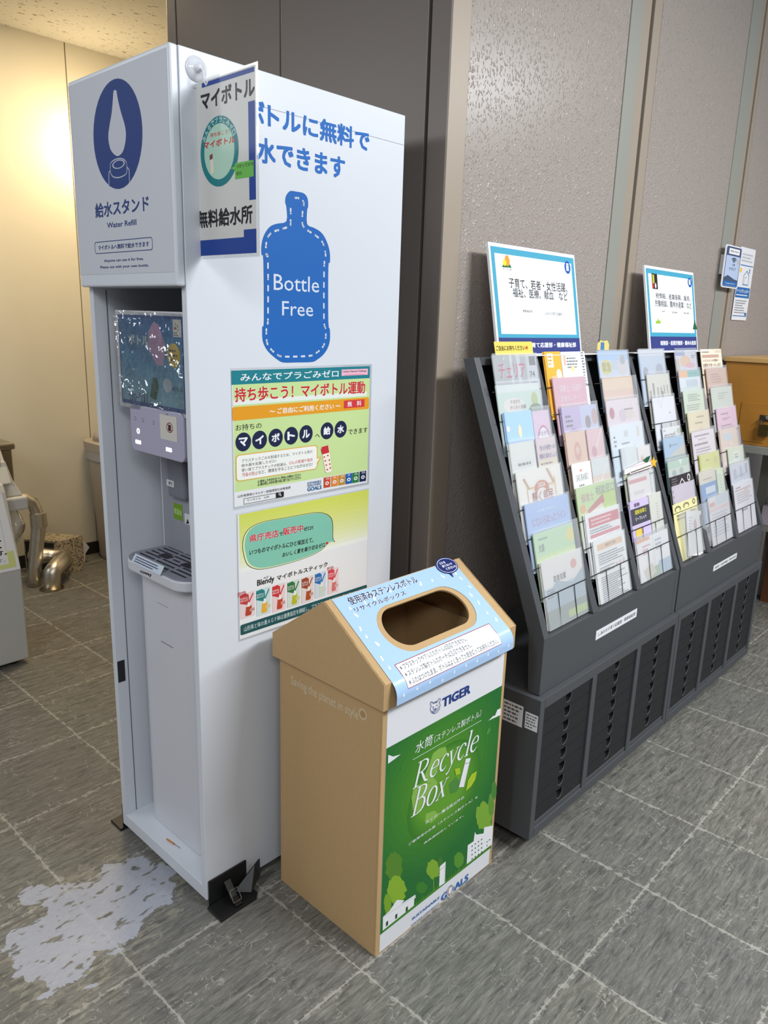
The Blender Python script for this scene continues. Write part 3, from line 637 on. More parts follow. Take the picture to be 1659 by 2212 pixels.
A.text('AGF', (370, 952), (425, 916), BLACK, 0.005, 0.2); A.qtext('Blendy', (306, 1042), (482, 992), (306, 962), BLACK, 0.03); A.text('マイボトルスティック', (508, 968), (1028, 772), BLACK, 0.03)
for i, (x0, yb, x1, yt, c, q) in enumerate(((134, 1365, 278, 1066, (190, 56, 60), (176, 60, 40)), (299, 1335, 440, 1022, (24, 122, 122), (220, 168, 60)), (462, 1296, 592, 982, (196, 46, 50), (184, 62, 44)), (615, 1246, 742, 946, (40, 110, 60), (176, 178, 40)), (760, 1200, 882, 906, (150, 64, 44), (166, 70, 36)), (896, 1150, 1010, 862, (30, 104, 170), (196, 206, 190)), (1029, 1106, 1138, 822, (206, 62, 76), (206, 110, 110)))):
    a, b2 = A.P((x0, yb)), A.P((x1, yt)); w, h = b2[0]-a[0], b2[1]-a[1]; U = lambda p, r: (a[0]+w*p, a[1]+h*r)
    A.uvrect(a, b2, tuple(int(230+(k-230)*0.16) for k in c)); A.uvpoly([U(0, .62), U(.5, .5), U(.62, .66), U(.6, .9), U(.4, .98), U(0, .95)], c)
    A.uvtext('マイボトル', U(.03, .75), U(.52, .83), WHITE, 0.03); A.uvtext('スティック', U(.03, .66), U(.52, .74), WHITE, 0.03)
    A.uvpoly([U(.38, .06), U(.72, .06), U(.78, .12), U(.8, .42), U(.62, .56), U(.4, .42), U(.34, .12)], q); A.uvpoly([U(.45, .42), U(.72, .42), U(.66, .62), U(.56, .62)], (226, 226, 222)); A.uvline([U(.62, .6), U(.9, .9)], 0.0035, c); A.uvrect(U(.66, .2), U(1, .32), tuple(int(200+(k-200)*0.4) for k in q))
A.text('売り切れ', (110, 1140), (192, 1062), (196, 60, 70), 0.02); A.text('売り切れ', (1022, 865), (1090, 810), (196, 60, 70), 0.02)
A.rrect((137, 1527), (1428, 1006), 0.004, (20, 78, 84)); A.text('山形県と味の素ＡＧＦ㈱は連携協定を締結し、プラスチック使用削減に取り組んでいます', (170, 1490), (1395, 1040), (196, 210, 208), 0.006)
A.build('poster_print', t)

# ---- sign hanging on a suction hook
hk = thing('suction_hook', 'clear suction hook stuck at the top corner of the white stand', 'hook', (CABX, CABY, 0), CABA)
HKM = mat('clear_plastic', (226, 228, 234), 0.12, spec=0.7)
def disc(mb, c, prof, mt, n=20):   # lathe about the outward normal of the side panel
    vs = []; fs = []
    for r, d in prof:
        for k in range(n): vs.append((c[0]+r*cos(2*pi*k/n), -d, c[1]+r*sin(2*pi*k/n)))
    for i in range(len(prof)-1):
        for k in range(n): fs.append((i*n+k, i*n+(k+1) % n, (i+1)*n+(k+1) % n, (i+1)*n+k))
    fs.append(tuple(range((len(prof)-1)*n, len(prof)*n))); mb.add(vs, fs, mt)
q = MB(); disc(q, (0.036, 1.833), [(0.0225, 0.0005), (0.0215, 0.003), (0.014, 0.007), (0.007, 0.010), (0.0065, 0.016), (0.001, 0.017)], HKM); q.build('suction_cup', hk, smooth=True)
MB().tube([(0.036, -0.013, 1.834), (0.036, -0.024, 1.825), (0.036, -0.026, 1.808), (0.036, -0.034, 1.800), (0.036, -0.040, 1.808)], 0.0022, HKM, 8).build('hook', hk, smooth=True)
hs = thing('hanging_sign', 'laminated free water sign hanging edge-on to the side of the white stand', 'sign', (CABX, CABY, 0), CABA)
XS = 0.036
A = Art(FC, (XS, 0, 1.4), (0, -1, 0), (0, 0, 1), lift=0.00060, gloss=0.2).z(140, 80, 0.26522)
a, b2 = A.P((1045, 1815)), A.P((1570, 195))
def bend(p, q): return (XS+0.010*(1-q)*(1-q)*sin(3.0*p)-0.0, -(a[0]+(b2[0]-a[0])*p), 1.4+a[1]+(b2[1]-a[1])*q)
c0, c1 = A.P((1058, 1786)), A.P((1547, 225))
MB().box(XS+0.0002, XS+0.0008, -b2[0], -a[0], 1.4+a[1], 1.4+b2[1], film('laminate_margin')).build('laminate_margin', hs)
MB().box(XS-0.0005, XS+0.0011, -c1[0], -c0[0], 1.4+c0[1], 1.4+c1[1], mat('sign_paper', (206, 204, 200), 0.45, coat=0.2)).build('sheet', hs)
DB = (24, 62, 146)
A.rect((1118, 416), (1545, 240), DB); A.uvrect((A.P((1500, 900))[0], A.P((1500, 1330))[1]), (c1[0], A.P((1545, 515))[1]), DB); A.uvrect((A.P((1460, 1600))[0], c0[1]), (c1[0], A.P((1530, 1563))[1]), DB)
A.uvrect((c0[0], c0[1]), (c1[0], A.P((1058, 1662))[1]), DB)
A.text('マイボトル', (1112, 600), (1548, 318), BLACK, 0.038); A.text('無料給水所', (1088, 1562), (1530, 1362), BLACK, 0.034)
A.ell((1108, 950), (1418, 880), (1290, 632), (1240, 1222), (18, 122, 128)); A.ell((1108, 950), (1418, 880), (1290, 632), (1240, 1222), (176, 210, 190), 0.79)
c, rx, ry = A.ext((1108, 950), (1418, 880), (1290, 632), (1240, 1222)); A.arc('みんなでプラごみゼロ', c, rx*0.89, 150, 30, rx*0.155, (196, 220, 216), ky=ry/rx)
A.text('持ち歩こう！', (1187, 822), (1342, 748), (190, 44, 50), 0.02); A.text('マイボトル', (1135, 915), (1390, 800), (200, 36, 44), 0.035)
A.poly([(1182, 965), (1205, 950), (1218, 1100), (1195, 1120)], (232, 214, 196)); A.poly([(1182, 965), (1205, 950), (1208, 990), (1184, 1005)], (120, 60, 56))
A.rect((1390, 1160), (1540, 1000), (104, 182, 74)); A.poly([(1350, 1072), (1395, 1045), (1395, 1085)], (104, 182, 74)); A.text('つかってけろ', (1400, 1072), (1537, 1015), BLACK, 0.02); A.text('ゼロ', (1398, 1130), (1442, 1090), BLACK, 0.02)
A.build('sign_print', hs)
# ================================================================ cardboard recycle box
BX, BY, BA = 1.0401, 0.9453, -0.7851
FB = Frame(BX, BY, BA)
BW, BD, LO, E0, E1, RZ, RY = 0.440, 0.3373, 0.0121, 0.6204, 0.6793, 0.8061, 0.173
CARD = mat('cardboard', (188, 154, 108), 0.75, vary=0.05, vscale=90, bump=(220, 0.08, 0.001))
CARDSHADE = mat('cardboard_shaded', (112, 86, 56), 0.85)  # same cardboard, darkened to paint in the shade inside the box
rb = thing('recycle_box', 'brown cardboard recycle box with green front poster and roof-shaped lid', 'recycling box', (BX, BY, 0), BA)
b = MB()
tk = 0.005
b.box(0, BW, 0, tk, 0, E1-0.02, CARD).box(0, BW, BD-tk, BD, 0, E1-0.02, CARD).box(0, tk, tk, BD-tk, 0, E1-0.02, CARD).box(BW-tk, BW, tk, BD-tk, 0, E1-0.02, CARD).box(tk, BW-tk, tk, BD-tk, 0, 0.006, CARDSHADE)
b.build('body', rb, bevel=0.001)
lid = MB(); x0, x1, ya, yb2 = -LO, BW+LO, -LO, BD+LO
for xx in (x0, x1-tk):     # gable ends
    lid.prism([(xx, ya, E0), (xx, yb2, E0), (xx, yb2, E1), (xx, RY, RZ), (xx, ya, E1)], (tk, 0, 0), CARD)
lid.box(x0+tk, x1-tk, ya, ya+tk, E0, E1, CARD).box(x0+tk, x1-tk, yb2-tk, yb2, E0, E1, CARD)
SV = Vector((0, RY-ya, RZ-E1)); SL = SV.length; SV.normalize(); SN = Vector((0, -SV.z, SV.y))
lid.prism([(x0+tk, yb2, E1), (x1-tk, yb2, E1), (x1-tk, RY, RZ), (x0+tk, RY, RZ)], (0, -0.003, -0.004), CARD)
A = Art(FB, (0, ya, E1), (1, 0, 0), tuple(SV), lift=0.0)
Z6 = (580, 1190, 0.33152)
A.z(*Z6)
def stadium(u0, u1, v0, v1, n=12):
    r = (v1-v0)/2; pts = []
    for k in range(2*n): 
        a = -pi/2+pi*(k+0.5)/(2*n); pts.append((u1-r+r*cos(a), (v0+v1)/2+r*sin(a)))
    for i in range(1, 8): pts.append((u1-r+(u0-u1+2*r)*i/8, v1))
    for k in range(2*n):
        a = pi/2+pi*(k+0.5)/(2*n); pts.append((u0+r+r*cos(a), (v0+v1)/2+r*sin(a)))
    for i in range(1, 8): pts.append((u0+r+(u1-u0-2*r)*i/8, v0))
    return pts
def holed(mb, A, a, b, hole, mt, h):
    """rectangle with a hole, as a ring of quads"""
    cu, cv = sum(p[0] for p in hole)/len(hole), sum(p[1] for p in hole)/len(hole)
    hole = sorted(hole, key=lambda p: math.atan2(p[1]-cv, p[0]-cu)); outer = []
    angs = [math.atan2(p[1]-cv, p[0]-cu) for p in hole]
    for t in angs:
        c, s = cos(t), sin(t); k = min((b[0]-cu)/c if c > 1e-9 else ((a[0]-cu)/c if c < -1e-9 else 1e9), (b[1]-cv)/s if s > 1e-9 else ((a[1]-cv)/s if s < -1e-9 else 1e9))
        outer.append([cu+c*k, cv+s*k])
    for cx, cy in ((a[0], a[1]), (b[0], a[1]), (b[0], b[1]), (a[0], b[1])):   # snap to the corners
        i = min(range(len(outer)), key=lambda i: abs(math.atan2(sin(angs[i]-math.atan2(cy-cv, cx-cu)), cos(angs[i]-math.atan2(cy-cv, cx-cu))))); outer[i] = [cx, cy]
    n = len(hole); mb.add([A.w(p, h) for p in hole]+[A.w(p, h) for p in outer], [(i, n+i, n+(i+1) % n, (i+1) % n) for i in range(n)], mt)
    return hole
pu = lambda p: A.P(p)
h0u, h1u = pu((703, 440))[0], pu((1322, 395))[0]; hb, ht = (pu((880, 635))[1]+pu((1215, 508))[1])/2, (pu((1170, 245))[1]+pu((790, 355))[1])/2
r0u, r1u = pu((667, 450))[0], pu((1364, 395))[0]; rb_, rt = (pu((900, 674))[1]+pu((1230, 548))[1])/2, (pu((1160, 230))[1]+pu((800, 330))[1])/2
hole = stadium(h0u, h1u, hb, ht)
hs_ = holed(lid, A, (x0+tk*0, 0), (x1, SL), hole, CARD, 0.0); holed(lid, A, (x0, 0), (x1, SL), hole, CARDSHADE, -0.005)
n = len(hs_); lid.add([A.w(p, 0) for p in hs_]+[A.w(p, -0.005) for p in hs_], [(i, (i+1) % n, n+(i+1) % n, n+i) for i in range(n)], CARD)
lo_ = lid.build('lid', rb, bevel=0.0006)
# printed sheet over the lid front, curling down over the eave
SKY = mat('pale_blue_print', (170, 200, 236), 0.28, coat=0.5)
s0, s1 = pu((425, 340))[0], (pu((1262, 100))[0]+pu((1573, 560))[0])/2
sh = MB(); BENDV = 0.0; top = SL-0.002
holed(sh, A, (s0, BENDV), (s1, top), stadium(r0u, r1u, max(rb_, BENDV+0.003), rt), SKY, 0.0012)
prof = [(A.w((0, BENDV), 0.0012).y, A.w((0, BENDV), 0.0012).z)]
py, pz = prof[0]; ang0 = math.atan2(-SV.z, -SV.y) % (2*pi); ANG = []
for i in range(1, 13):
    t = ang0+(1.5*pi-ang0)*i/12; py += cos(t)*0.0032; pz += sin(t)*0.0032; prof.append((py, pz)); ANG.append(t)
prof.append((py+0.0005, E0+0.012)); ANG.append(1.5*pi)
def wrap(uv, h=None):
    """point of the sheet: on the slope above the eave, along the curl below it"""
    h = A.h if h is None else h
    if uv[1] >= BENDV: return A.O+A.u*uv[0]+A.v*uv[1]+A.n*h
    s = BENDV-uv[1]; h = h-0.0012
    for i in range(len(prof)-1):
        (y0, z0), (y1, z1) = prof[i], prof[i+1]; d = math.hypot(y1-y0, z1-z0)
        if s <= d or i == len(prof)-2:
            k = s/d; t = ANG[i]; return Vector((uv[0], y0+(y1-y0)*k+h*sin(t), z0+(z1-z0)*k-h*cos(t)))
        s -= d
for i in range(len(prof)-1):
    (ya_, za), (yb_, zb) = prof[i], prof[i+1]
    sh.add([(s0, ya_, za), (s0, yb_, zb), (s1, yb_, zb), (s1, ya_, za)], [(0, 1, 2, 3)], SKY)
sheet = sh.build('lid_sheet', rb)
A.w = wrap
A.h = 0.0014
DROP = (226, 234, 244)
rd = random.Random(4)
def indec(u, v): return (r0u-0.012 < u < r1u+0.012 and rb_-0.012 < v < rt+0.012)
for i in range(9):
    for j in range(7):
        u = s0+(s1-s0)*(i+0.3+rd.random()*0.4)/9; v = 0.02+(SL-0.04)*(j+0.3+rd.random()*0.4)/7
        if indec(u, v) : continue
        a = rd.uniform(-0.6, 0.6)
        if (i+j) % 3 == 0: pts = [(-0.003, 0), (-0.002, -0.0035), (0.002, -0.0035), (0.003, 0), (0, 0.007)]
        elif (i+j) % 3 == 1: pts = [(-0.0022, -0.006), (0.0022, -0.006), (0.0022, 0.006), (-0.0022, 0.006)]
        else: pts = [(-0.003, -0.006), (0.003, -0.006), (0.003, 0.003), (0.0015, 0.003), (0.0015, 0.007), (-0.0015, 0.007), (-0.0015, 0.003), (-0.003, 0.003)]
        A.uvpoly([(u+x*cos(a)-y*sin(a), v+x*sin(a)+y*cos(a)) for x, y in pts], DROP, same=True)
for i in range(10):
    u = s0+(s1-s0)*(i+0.5)/10; v = -0.043+0.008*rd.uniform(-1, 1); A.uvpoly([(u-0.003, v), (u, v-0.003), (u+0.003, v), (u+0.0005, v+0.008)], DROP, same=True)
A.text('使用済みステンレスボトル', (537, 357), (945, 165), WHITE, 0.06); A.text('使用済みステンレスボトル', (537, 357), (945, 165), (28, 34, 74), 0.02)
A.text('リサイクルボックス', (570, 402), (880, 262), WHITE, 0.06); A.text('リサイクルボックス', (570, 402), (880, 262), (28, 34, 74), 0.02)
wa, wb2 = (A.P((832, 745))[0]*0.5+A.P((897, 865))[0]*0.5, 0.0), (A.P((1470, 520))[0], A.P((1440, 470))[1]*0.5+A.P((832, 745))[1]*0.5)
wv0 = -0.026
A.h += A.step
for i in range(16):
    k0, k1 = wv0+(wb2[1]-wv0)*i/16, wv0+(wb2[1]-wv0)*(i+1)/16; A.uvrect((wa[0], k0), (wb2[0], k1), (240, 240, 242), same=True)
A.uvline([(wa[0], wb2[1]), (wb2[0], wb2[1])]+[(wb2[0], wb2[1]+(wv0-wb2[1])*i/16) for i in range(1, 17)]+[(wa[0], wv0)]+[(wa[0], wv0+(wb2[1]-wv0)*i/16) for i in range(1, 17)], 0.0016, (150, 30, 50))
hh = (wb2[1]-wv0); ww = wb2[0]-wa[0]
for k, (tx, fr_) in enumerate((('※ プラスチックやアルミのボトルは回収できません。', 0.70), ('※ ステンレス製ボトルのポーチは回収できません。', 0.70), ('※ ふたはつけたまま、ボトルはよく洗って水気を切ってお持ちください。', 0.97))):
    vt = wb2[1]-hh*(0.07+0.31*k); A.uvtext(tx, (wa[0]+ww*0.02, vt-hh*0.24), (wa[0]+ww*fr_, vt), (36, 36, 42), 0.008)
A.build('sheet_print', sheet)
A = Art(FB, (0, ya, E1), (1, 0, 0), tuple(SV), lift=0.003).z(*Z6)
c, rx, ry = A.ext((1060, 75), (1260, 130), (1150, 33), (1195, 160))
ry *= 0.86; bm_ = MB(); el = [(c[0]+rx*cos(2*pi*i/36), c[1]+ry*sin(2*pi*i/36)) for i in range(36)]
tl = [(c[0]-rx*0.45, c[1]-ry*0.6), (c[0]-rx*0.10, c[1]-ry*0.85), (c[0]-rx*0.25, c[1]-ry*1.45)]
bm_.prism([A.w(p, 0.002) for p in el], SN*0.0014, ink((26, 40, 104), 0.5)); bm_.prism([A.w(p, 0.0022) for p in tl], SN*0.0012, ink((26, 40, 104), 0.5))
bo = bm_.build('speech_bubble_sticker', rb); A.h = 0.0036
A.uvline([(c[0]+rx*0.9*cos(2*pi*i/36), c[1]+ry*0.87*sin(2*pi*i/36)) for i in range(37)], 0.0012, WHITE)
for k, (tx, x_) in enumerate((('ゴミを', -0.55), ('捨てないで', -0.5), ('ください!!', -0.35))):
    A.uvtext(tx, (c[0]+rx*x_, c[1]+ry*(0.28-0.40*k)), (c[0]+rx*(x_+(0.62 if k == 0 else 1.05)), c[1]+ry*(0.58-0.40*k)), WHITE, 0.03)
A.build('sticker_print', bo)
# green front poster
fp = MB(); A = Art(FB, (0, 0, 0), (1, 0, 0), (0, 0, 1), lift=0.0009, gloss=0.2).z(780, 1450, 0.28473)
fa, fb = A.P((153, 2142)), (A.P((1076, -109))[0], 0.640)
fb = (max(fb[0], 0.428), 0.64); fa = (fa[0]-0.003, 0.004)
fa = (0.013, 0.004)
fp.box(fa[0], fb[0], -0.0008, -0.0001, fa[1], fb[1], mat('coated_paper', (226, 226, 230), 0.4, coat=0.3)); fo = fp.build('front_poster', rb)
g0, g1 = (fa[0], A.P((157, 1988))[1]), (fb[0], (A.P((205, 578))[1]+A.P((1065, 108))[1])/2)
cg = lambda k: tuple(int(p+(q-p)*k) for p, q in zip((14, 92, 50), (92, 150, 30)))
A.uvrect(g0, g1, cg(0.25))
gc = ((g0[0]+g1[0])/2-0.02, g0[1]+(g1[1]-g0[1])*0.66)
for i in range(1, 14):   # the print's radial green
    k = i/13; rx = (g1[0]-g0[0])*0.62*(1-k*0.9); ry = (g1[1]-g0[1])*0.52*(1-k*0.9)
    pts = [(min(max(gc[0]+rx*cos(2*pi*j/40), g0[0]), g1[0]), min(max(gc[1]+ry*sin(2*pi*j/40), g0[1]), g1[1])) for j in range(40)]
    A.uvpoly(pts, cg(0.25+0.75*k))
ge = A.ext((345, 1150), (908, 735), (750, 498), (470, 1366)); 
for i in range(8): A.ell_uv((ge[0][0]-0.002*i, ge[0][1]+0.003*i), ge[1]*(1-0.05*i), ge[2]*(1-0.05*i), tuple(int(p+(q-p)*i/7) for p, q in zip((52, 118, 34), (94, 152, 40))))
LG = (132, 176, 74)
for pl in ([(520, 690), (545, 620), (590, 585), (640, 570), (650, 620), (600, 660), (570, 760), (540, 780), (560, 830), (500, 850), (480, 790)], [(400, 870), (460, 855), (520, 850), (560, 815), (578, 850), (540, 900), (480, 960), (450, 1030), (430, 1080), (392, 1050), (380, 960)], [(490, 1080), (555, 1055), (590, 1090), (530, 1150), (482, 1140)]): A.poly(pl, LG)
A.poly([(660, 860), (715, 800), (760, 850), (720, 915), (670, 930)], (74, 132, 56))
def blob(c_, rx, ry, col, seed, n=26, rough=0.16):
    rd = random.Random(seed); A.poly([(c_[0]+rx*cos(2*pi*i/n)*(1+rd.uniform(-rough, rough)), c_[1]+ry*sin(2*pi*i/n)*(1+rd.uniform(-rough, rough))-(c_[0]*0)+0) for i in range(n)], col)
def tree(c_, r, ry, col, seed, trunk=None):
    if trunk: A.line([c_, trunk], 0.0022, col)
    blob(c_, r, ry, col, seed)
tree((245, 1480), 66, 110, (84, 130, 40), 1); tree((265, 1660), 72, 100, (134, 172, 44), 2); tree((200, 1760), 28, 80, (120, 160, 40), 3)
tree((548, 1500), 52, 70, (124, 166, 44), 4, (548, 1660)); tree((600, 1450), 22, 40, (60, 116, 40), 5)
tree((456, 1640), 42, 42, (56, 124, 40), 6, (452, 1725)); tree((738, 1430), 38, 60, (84, 142, 44), 7, (742, 1520))
tree((930, 1100), 66, 105, (120, 164, 52), 8); tree((985, 1010), 24, 90, (96, 144, 52), 9); tree((1005, 900), 20, 70, (70, 128, 52), 10)
A.poly([(157, 1985), (985, 1335), (985, 1322), (157, 1960)], (60, 128, 34))
for k in range(46):
    x = 165+k*17.6; y = 1975-(x-157)*0.785; A.poly([(x, y), (x+9, y-6), (x+4, y-34-10*(k % 3))], (76, 140, 36))
A.poly([(798, 1462), (806, 1318), (850, 1288), (860, 1218), (872, 1238), (926, 1228), (932, 1182), (996, 1168), (990, 1310)], (232, 232, 234))
for i in range(4):
    for j in range(4): x = 834+i*24; y = 1318+j*32-i*17; A.rect((x, y+16), (x+10, y-2), (46, 76, 50))
for j in range(2): A.rect((948, 1300+j*28), (956, 1285+j*28), (46, 90, 50)); A.rect((966, 1285), (976, 1268), (46, 90, 50))
A.poly([(160, 1965), (162, 1862), (212, 1815), (268, 1732), (325, 1735), (300, 1762), (408, 1692), (410, 1716), (400, 1722), (397, 1775)], (232, 232, 234))
for x, y in ((192, 1890), (262, 1835), (342, 1780)): A.rect((x-8, y+45), (x+10, y-2), (40, 76, 40))
A.line([(165, 1862), (405, 1705)], 0.0007, (150, 150, 150))
A.poly([(588, 1632), (594, 1478), (638, 1440), (632, 1602)], (234, 234, 236)); A.line([(592, 1510), (636, 1470)], 0.0008, (60, 60, 60)); A.line([(626, 1600), (631, 1480)], 0.0006, (60, 60, 60))
A.poly([(962, 373), (998, 338), (1012, 335), (1030, 290), (1056, 278), (1054, 330)], (228, 230, 232)); A.poly([(202, 632), (240, 645), (296, 628), (245, 668), (200, 700)], (228, 230, 232))
A.poly([(945, 480), (955, 440), (975, 420), (978, 445), (960, 480)], (70, 140, 60)); A.poly([(297, 748), (302, 728), (316, 712), (312, 735)], (70, 130, 60))
W2 = (232, 234, 234)
A.text('水筒', (405, 628), (545, 468), W2, 0.002, 0.15); A.text('（ステンレス製ボトル）', (550, 545), (908, 287), W2, 0.0, 0.15); A.line([(388, 670), (908, 371)], 0.0011, W2)
# the slanted serif words, drawn with a broad pen
GLY = {
 'R': (0.84, [([(.16, 0), (.16, 1)], [.10, .10]), ([(.02, .017), (.32, .017)], [.035]*2), ([(.02, .983), (.2, .983)], [.035]*2), ([(.16, .98), (.38, .98), (.50, .94), (.575, .86), (.59, .77), (.56, .67), (.48, .58), (.36, .535), (.16, .53)], [.035, .04, .07, .10, .11, .10, .07, .04, .035]), ([(.34, .53), (.50, .30), (.66, .08), (.84, .012)], [.08, .11, .10, .03])]),
 'B': (0.74, [([(.16, 0), (.16, 1)], [.10, .10]), ([(.02, .017), (.3, .017)], [.035]*2), ([(.02, .983), (.3, .983)], [.035]*2), ([(.16, .98), (.36, .98), (.47, .94), (.54, .86), (.55, .77), (.52, .67), (.45, .59), (.33, .54), (.16, .54)], [.035, .04, .07, .10, .11, .10, .07, .04, .035]), ([(.16, .54), (.40, .54), (.53, .49), (.61, .40), (.64, .28), (.60, .15), (.52, .06), (.38, .02), (.16, .017)], [.035, .04, .07, .10, .12, .10, .07, .04, .035])]),
 'e': (0.54, [([(.08, .37), (.45, .37)], [.035]*2), ([(.45, .36), (.455, .46), (.42, .57), (.35, .63), (.27, .65), (.18, .61), (.10, .50), (.07, .34), (.10, .18), (.18, .06), (.29, .015), (.39, .05), (.47, .15)], [.07, .08, .07, .05, .035, .06, .09, .11, .11, .09, .06, .045, .02])]),
 'c': (0.50, [([(.43, .50), (.42, .58), (.35, .64), (.27, .65), (.18, .61), (.10, .50), (.07, .34), (.10, .18), (.18, .06), (.28, .015), (.37, .05), (.45, .15)], [.10, .09, .05, .035, .06, .09, .11, .11, .09, .06, .045, .02])]),
 'y': (0.54, [([(.07, .65), (.30, .03)], [.10, .08]), ([(.48, .65), (.29, .03), (.20, -.18), (.13, -.25), (.05, -.24)], [.04, .045, .05, .06, .09]), ([(0, .645), (.19, .645)], [.03]*2), ([(.38, .645), (.56, .645)], [.03]*2)]),
 'l': (0.28, [([(.14, 0), (.14, 1.05)], [.10, .10]), ([(.02, .017), (.26, .017)], [.035]*2), ([(.03, 1.02), (.14, 1.04)], [.03]*2)]),
 'o': (0.60, [([(.30+.23*cos(2*pi*i/20), .33+.315*sin(2*pi*i/20)) for i in range(21)], [.035+.075*abs(cos(2*pi*i/20)) for i in range(21)])]),
 'x': (0.54, [([(.07, .65), (.45, 0)], [.10, .10]), ([(.44, .65), (.07, 0)], [.035, .035]), ([(0, .643), (.2, .643)], [.03]*2), ([(.36, .643), (.54, .643)], [.03]*2), ([(0, .013), (.18, .013)], [.03]*2), ([(.34, .013), (.53, .013)], [.03]*2)])}
def penword(t, p0, ptop, pend, c, dx=0.0, dy=0.0):
    o = A.P(p0); H = A.P(ptop)[1]-o[1]; tot = sum(GLY[k][0] for k in t); sx = (A.P(pend)[0]-o[0]-0.2*H)/tot; x = 0.0
    for ch in t:
        adv, strokes = GLY[ch]
        for pts, ws in strokes:
            A.ribbon([(o[0]+dx+(x+q[0])*sx+0.28*q[1]*H, o[1]+dy+q[1]*H) for q in pts], [w_*(sx*0.6+H*0.4)*1.05 for w_ in ws], c)
        x += adv
for cc, dd in (((44, 98, 36), 0.0013), (W2, 0.0)):
    penword('Recycle', (383, 897), (395, 712), (898, 560), cc, dd, -dd); penword('Box', (370, 1112), (385, 905), (655, 960), cc, dd, -dd)
A.poly([(790, 662), (826, 655), (775, 875), (737, 878)], (230, 230, 234)); A.line([(782, 700), (818, 690)], 0.0011, (50, 60, 50)); A.line([(812, 700), (772, 860)], 0.0005, (110, 120, 110))
A.poly([(874, 755), (835, 778), (805, 830), (797, 870), (790, 906), (830, 870), (860, 820)], (170, 196, 40)); A.line([(862, 775), (800, 870)], 0.0007, (50, 90, 30)); A.poly([(705, 738), (744, 730), (748, 775), (715, 788)], (160, 190, 40))
A.text('タイガー魔法瓶以外の', (482, 1162), (777, 938), W2, 0.012); A.text('ご使用済の水筒（ステンレス製ボトル）も', (355, 1322), (880, 938), W2, 0.012); A.text('再資源回収しています。', (470, 1312), (772, 1084), W2, 0.012)
TG = (26, 56, 130)
A.text('TIGER', (610, 277), (828, 92), TG, 0.04)
A.z(830, 1450, 0.15672)
for pts in ([(640, 480), (630, 445), (635, 418), (655, 420), (668, 432), (700, 412), (732, 405), (738, 380), (760, 368), (768, 392), (752, 420), (764, 462), (752, 520), (722, 560), (684, 578), (650, 566), (630, 530), (628, 500), (640, 480)], [(668, 480), (672, 515), (690, 540), (705, 520)], [(712, 462), (722, 458), (720, 475)], [(668, 440), (700, 425), (725, 425)], [(650, 545), (680, 560), (720, 535), (745, 480)], [(660, 490), (672, 484)], [(690, 512), (712, 505), (702, 530), (690, 512)]): A.line(pts, 0.0013, TG)
A.z(780, 1450, 0.28473)
A.text('SUSTAINABLE', (382, 1888), (592, 1700), (44, 104, 170), 0.025); A.text('DEVELOPMENT', (378, 1930), (592, 1746), (44, 104, 170), 0.025); A.text('GOALS', (602, 1748), (812, 1528), (44, 104, 170), 0.035)
c, rx, ry = A.ext((648, 1680), (694, 1640), (672, 1620), (668, 1700))
A.ell_uv(c, rx*1.12, ry*1.1, (226, 226, 230))
for i, cc in enumerate(((200, 40, 50), (220, 130, 40), (70, 150, 60), (190, 30, 60), (220, 60, 40), (40, 160, 210), (230, 180, 30), (150, 30, 60), (230, 110, 40), (210, 30, 120), (230, 150, 40), (190, 140, 50), (60, 120, 70), (20, 120, 180), (90, 170, 60), (20, 90, 140), (30, 60, 110))):
    a0, a1 = 2*pi*i/17, 2*pi*(i+0.85)/17; A.uvpoly([(c[0]+rx*k*cos(t), c[1]+ry*k*sin(t)) for k, t in ((1, a0), (1, a1), (0.6, a1), (0.6, a0))], cc, same=True)
A.build('poster_print', fo)
A = Art(FB, (0, BD, 0), (0, -1, 0), (0, 0, 1), lift=0.0003); A.z(*Z6); TAN = (206, 184, 150)
A.text('Saving the planet in style', (148, 884), (587, 1040), TAN, 0.025); c, rx, ry = A.ext((590, 1060), (641, 1065), (615, 1026), (612, 1101)); rx = ry = (rx+ry)/2
A.ell_uv(c, rx, ry, TAN); A.ell_uv(c, rx*0.68, ry*0.68, (176, 141, 95)); A.build('side_lettering', rb)

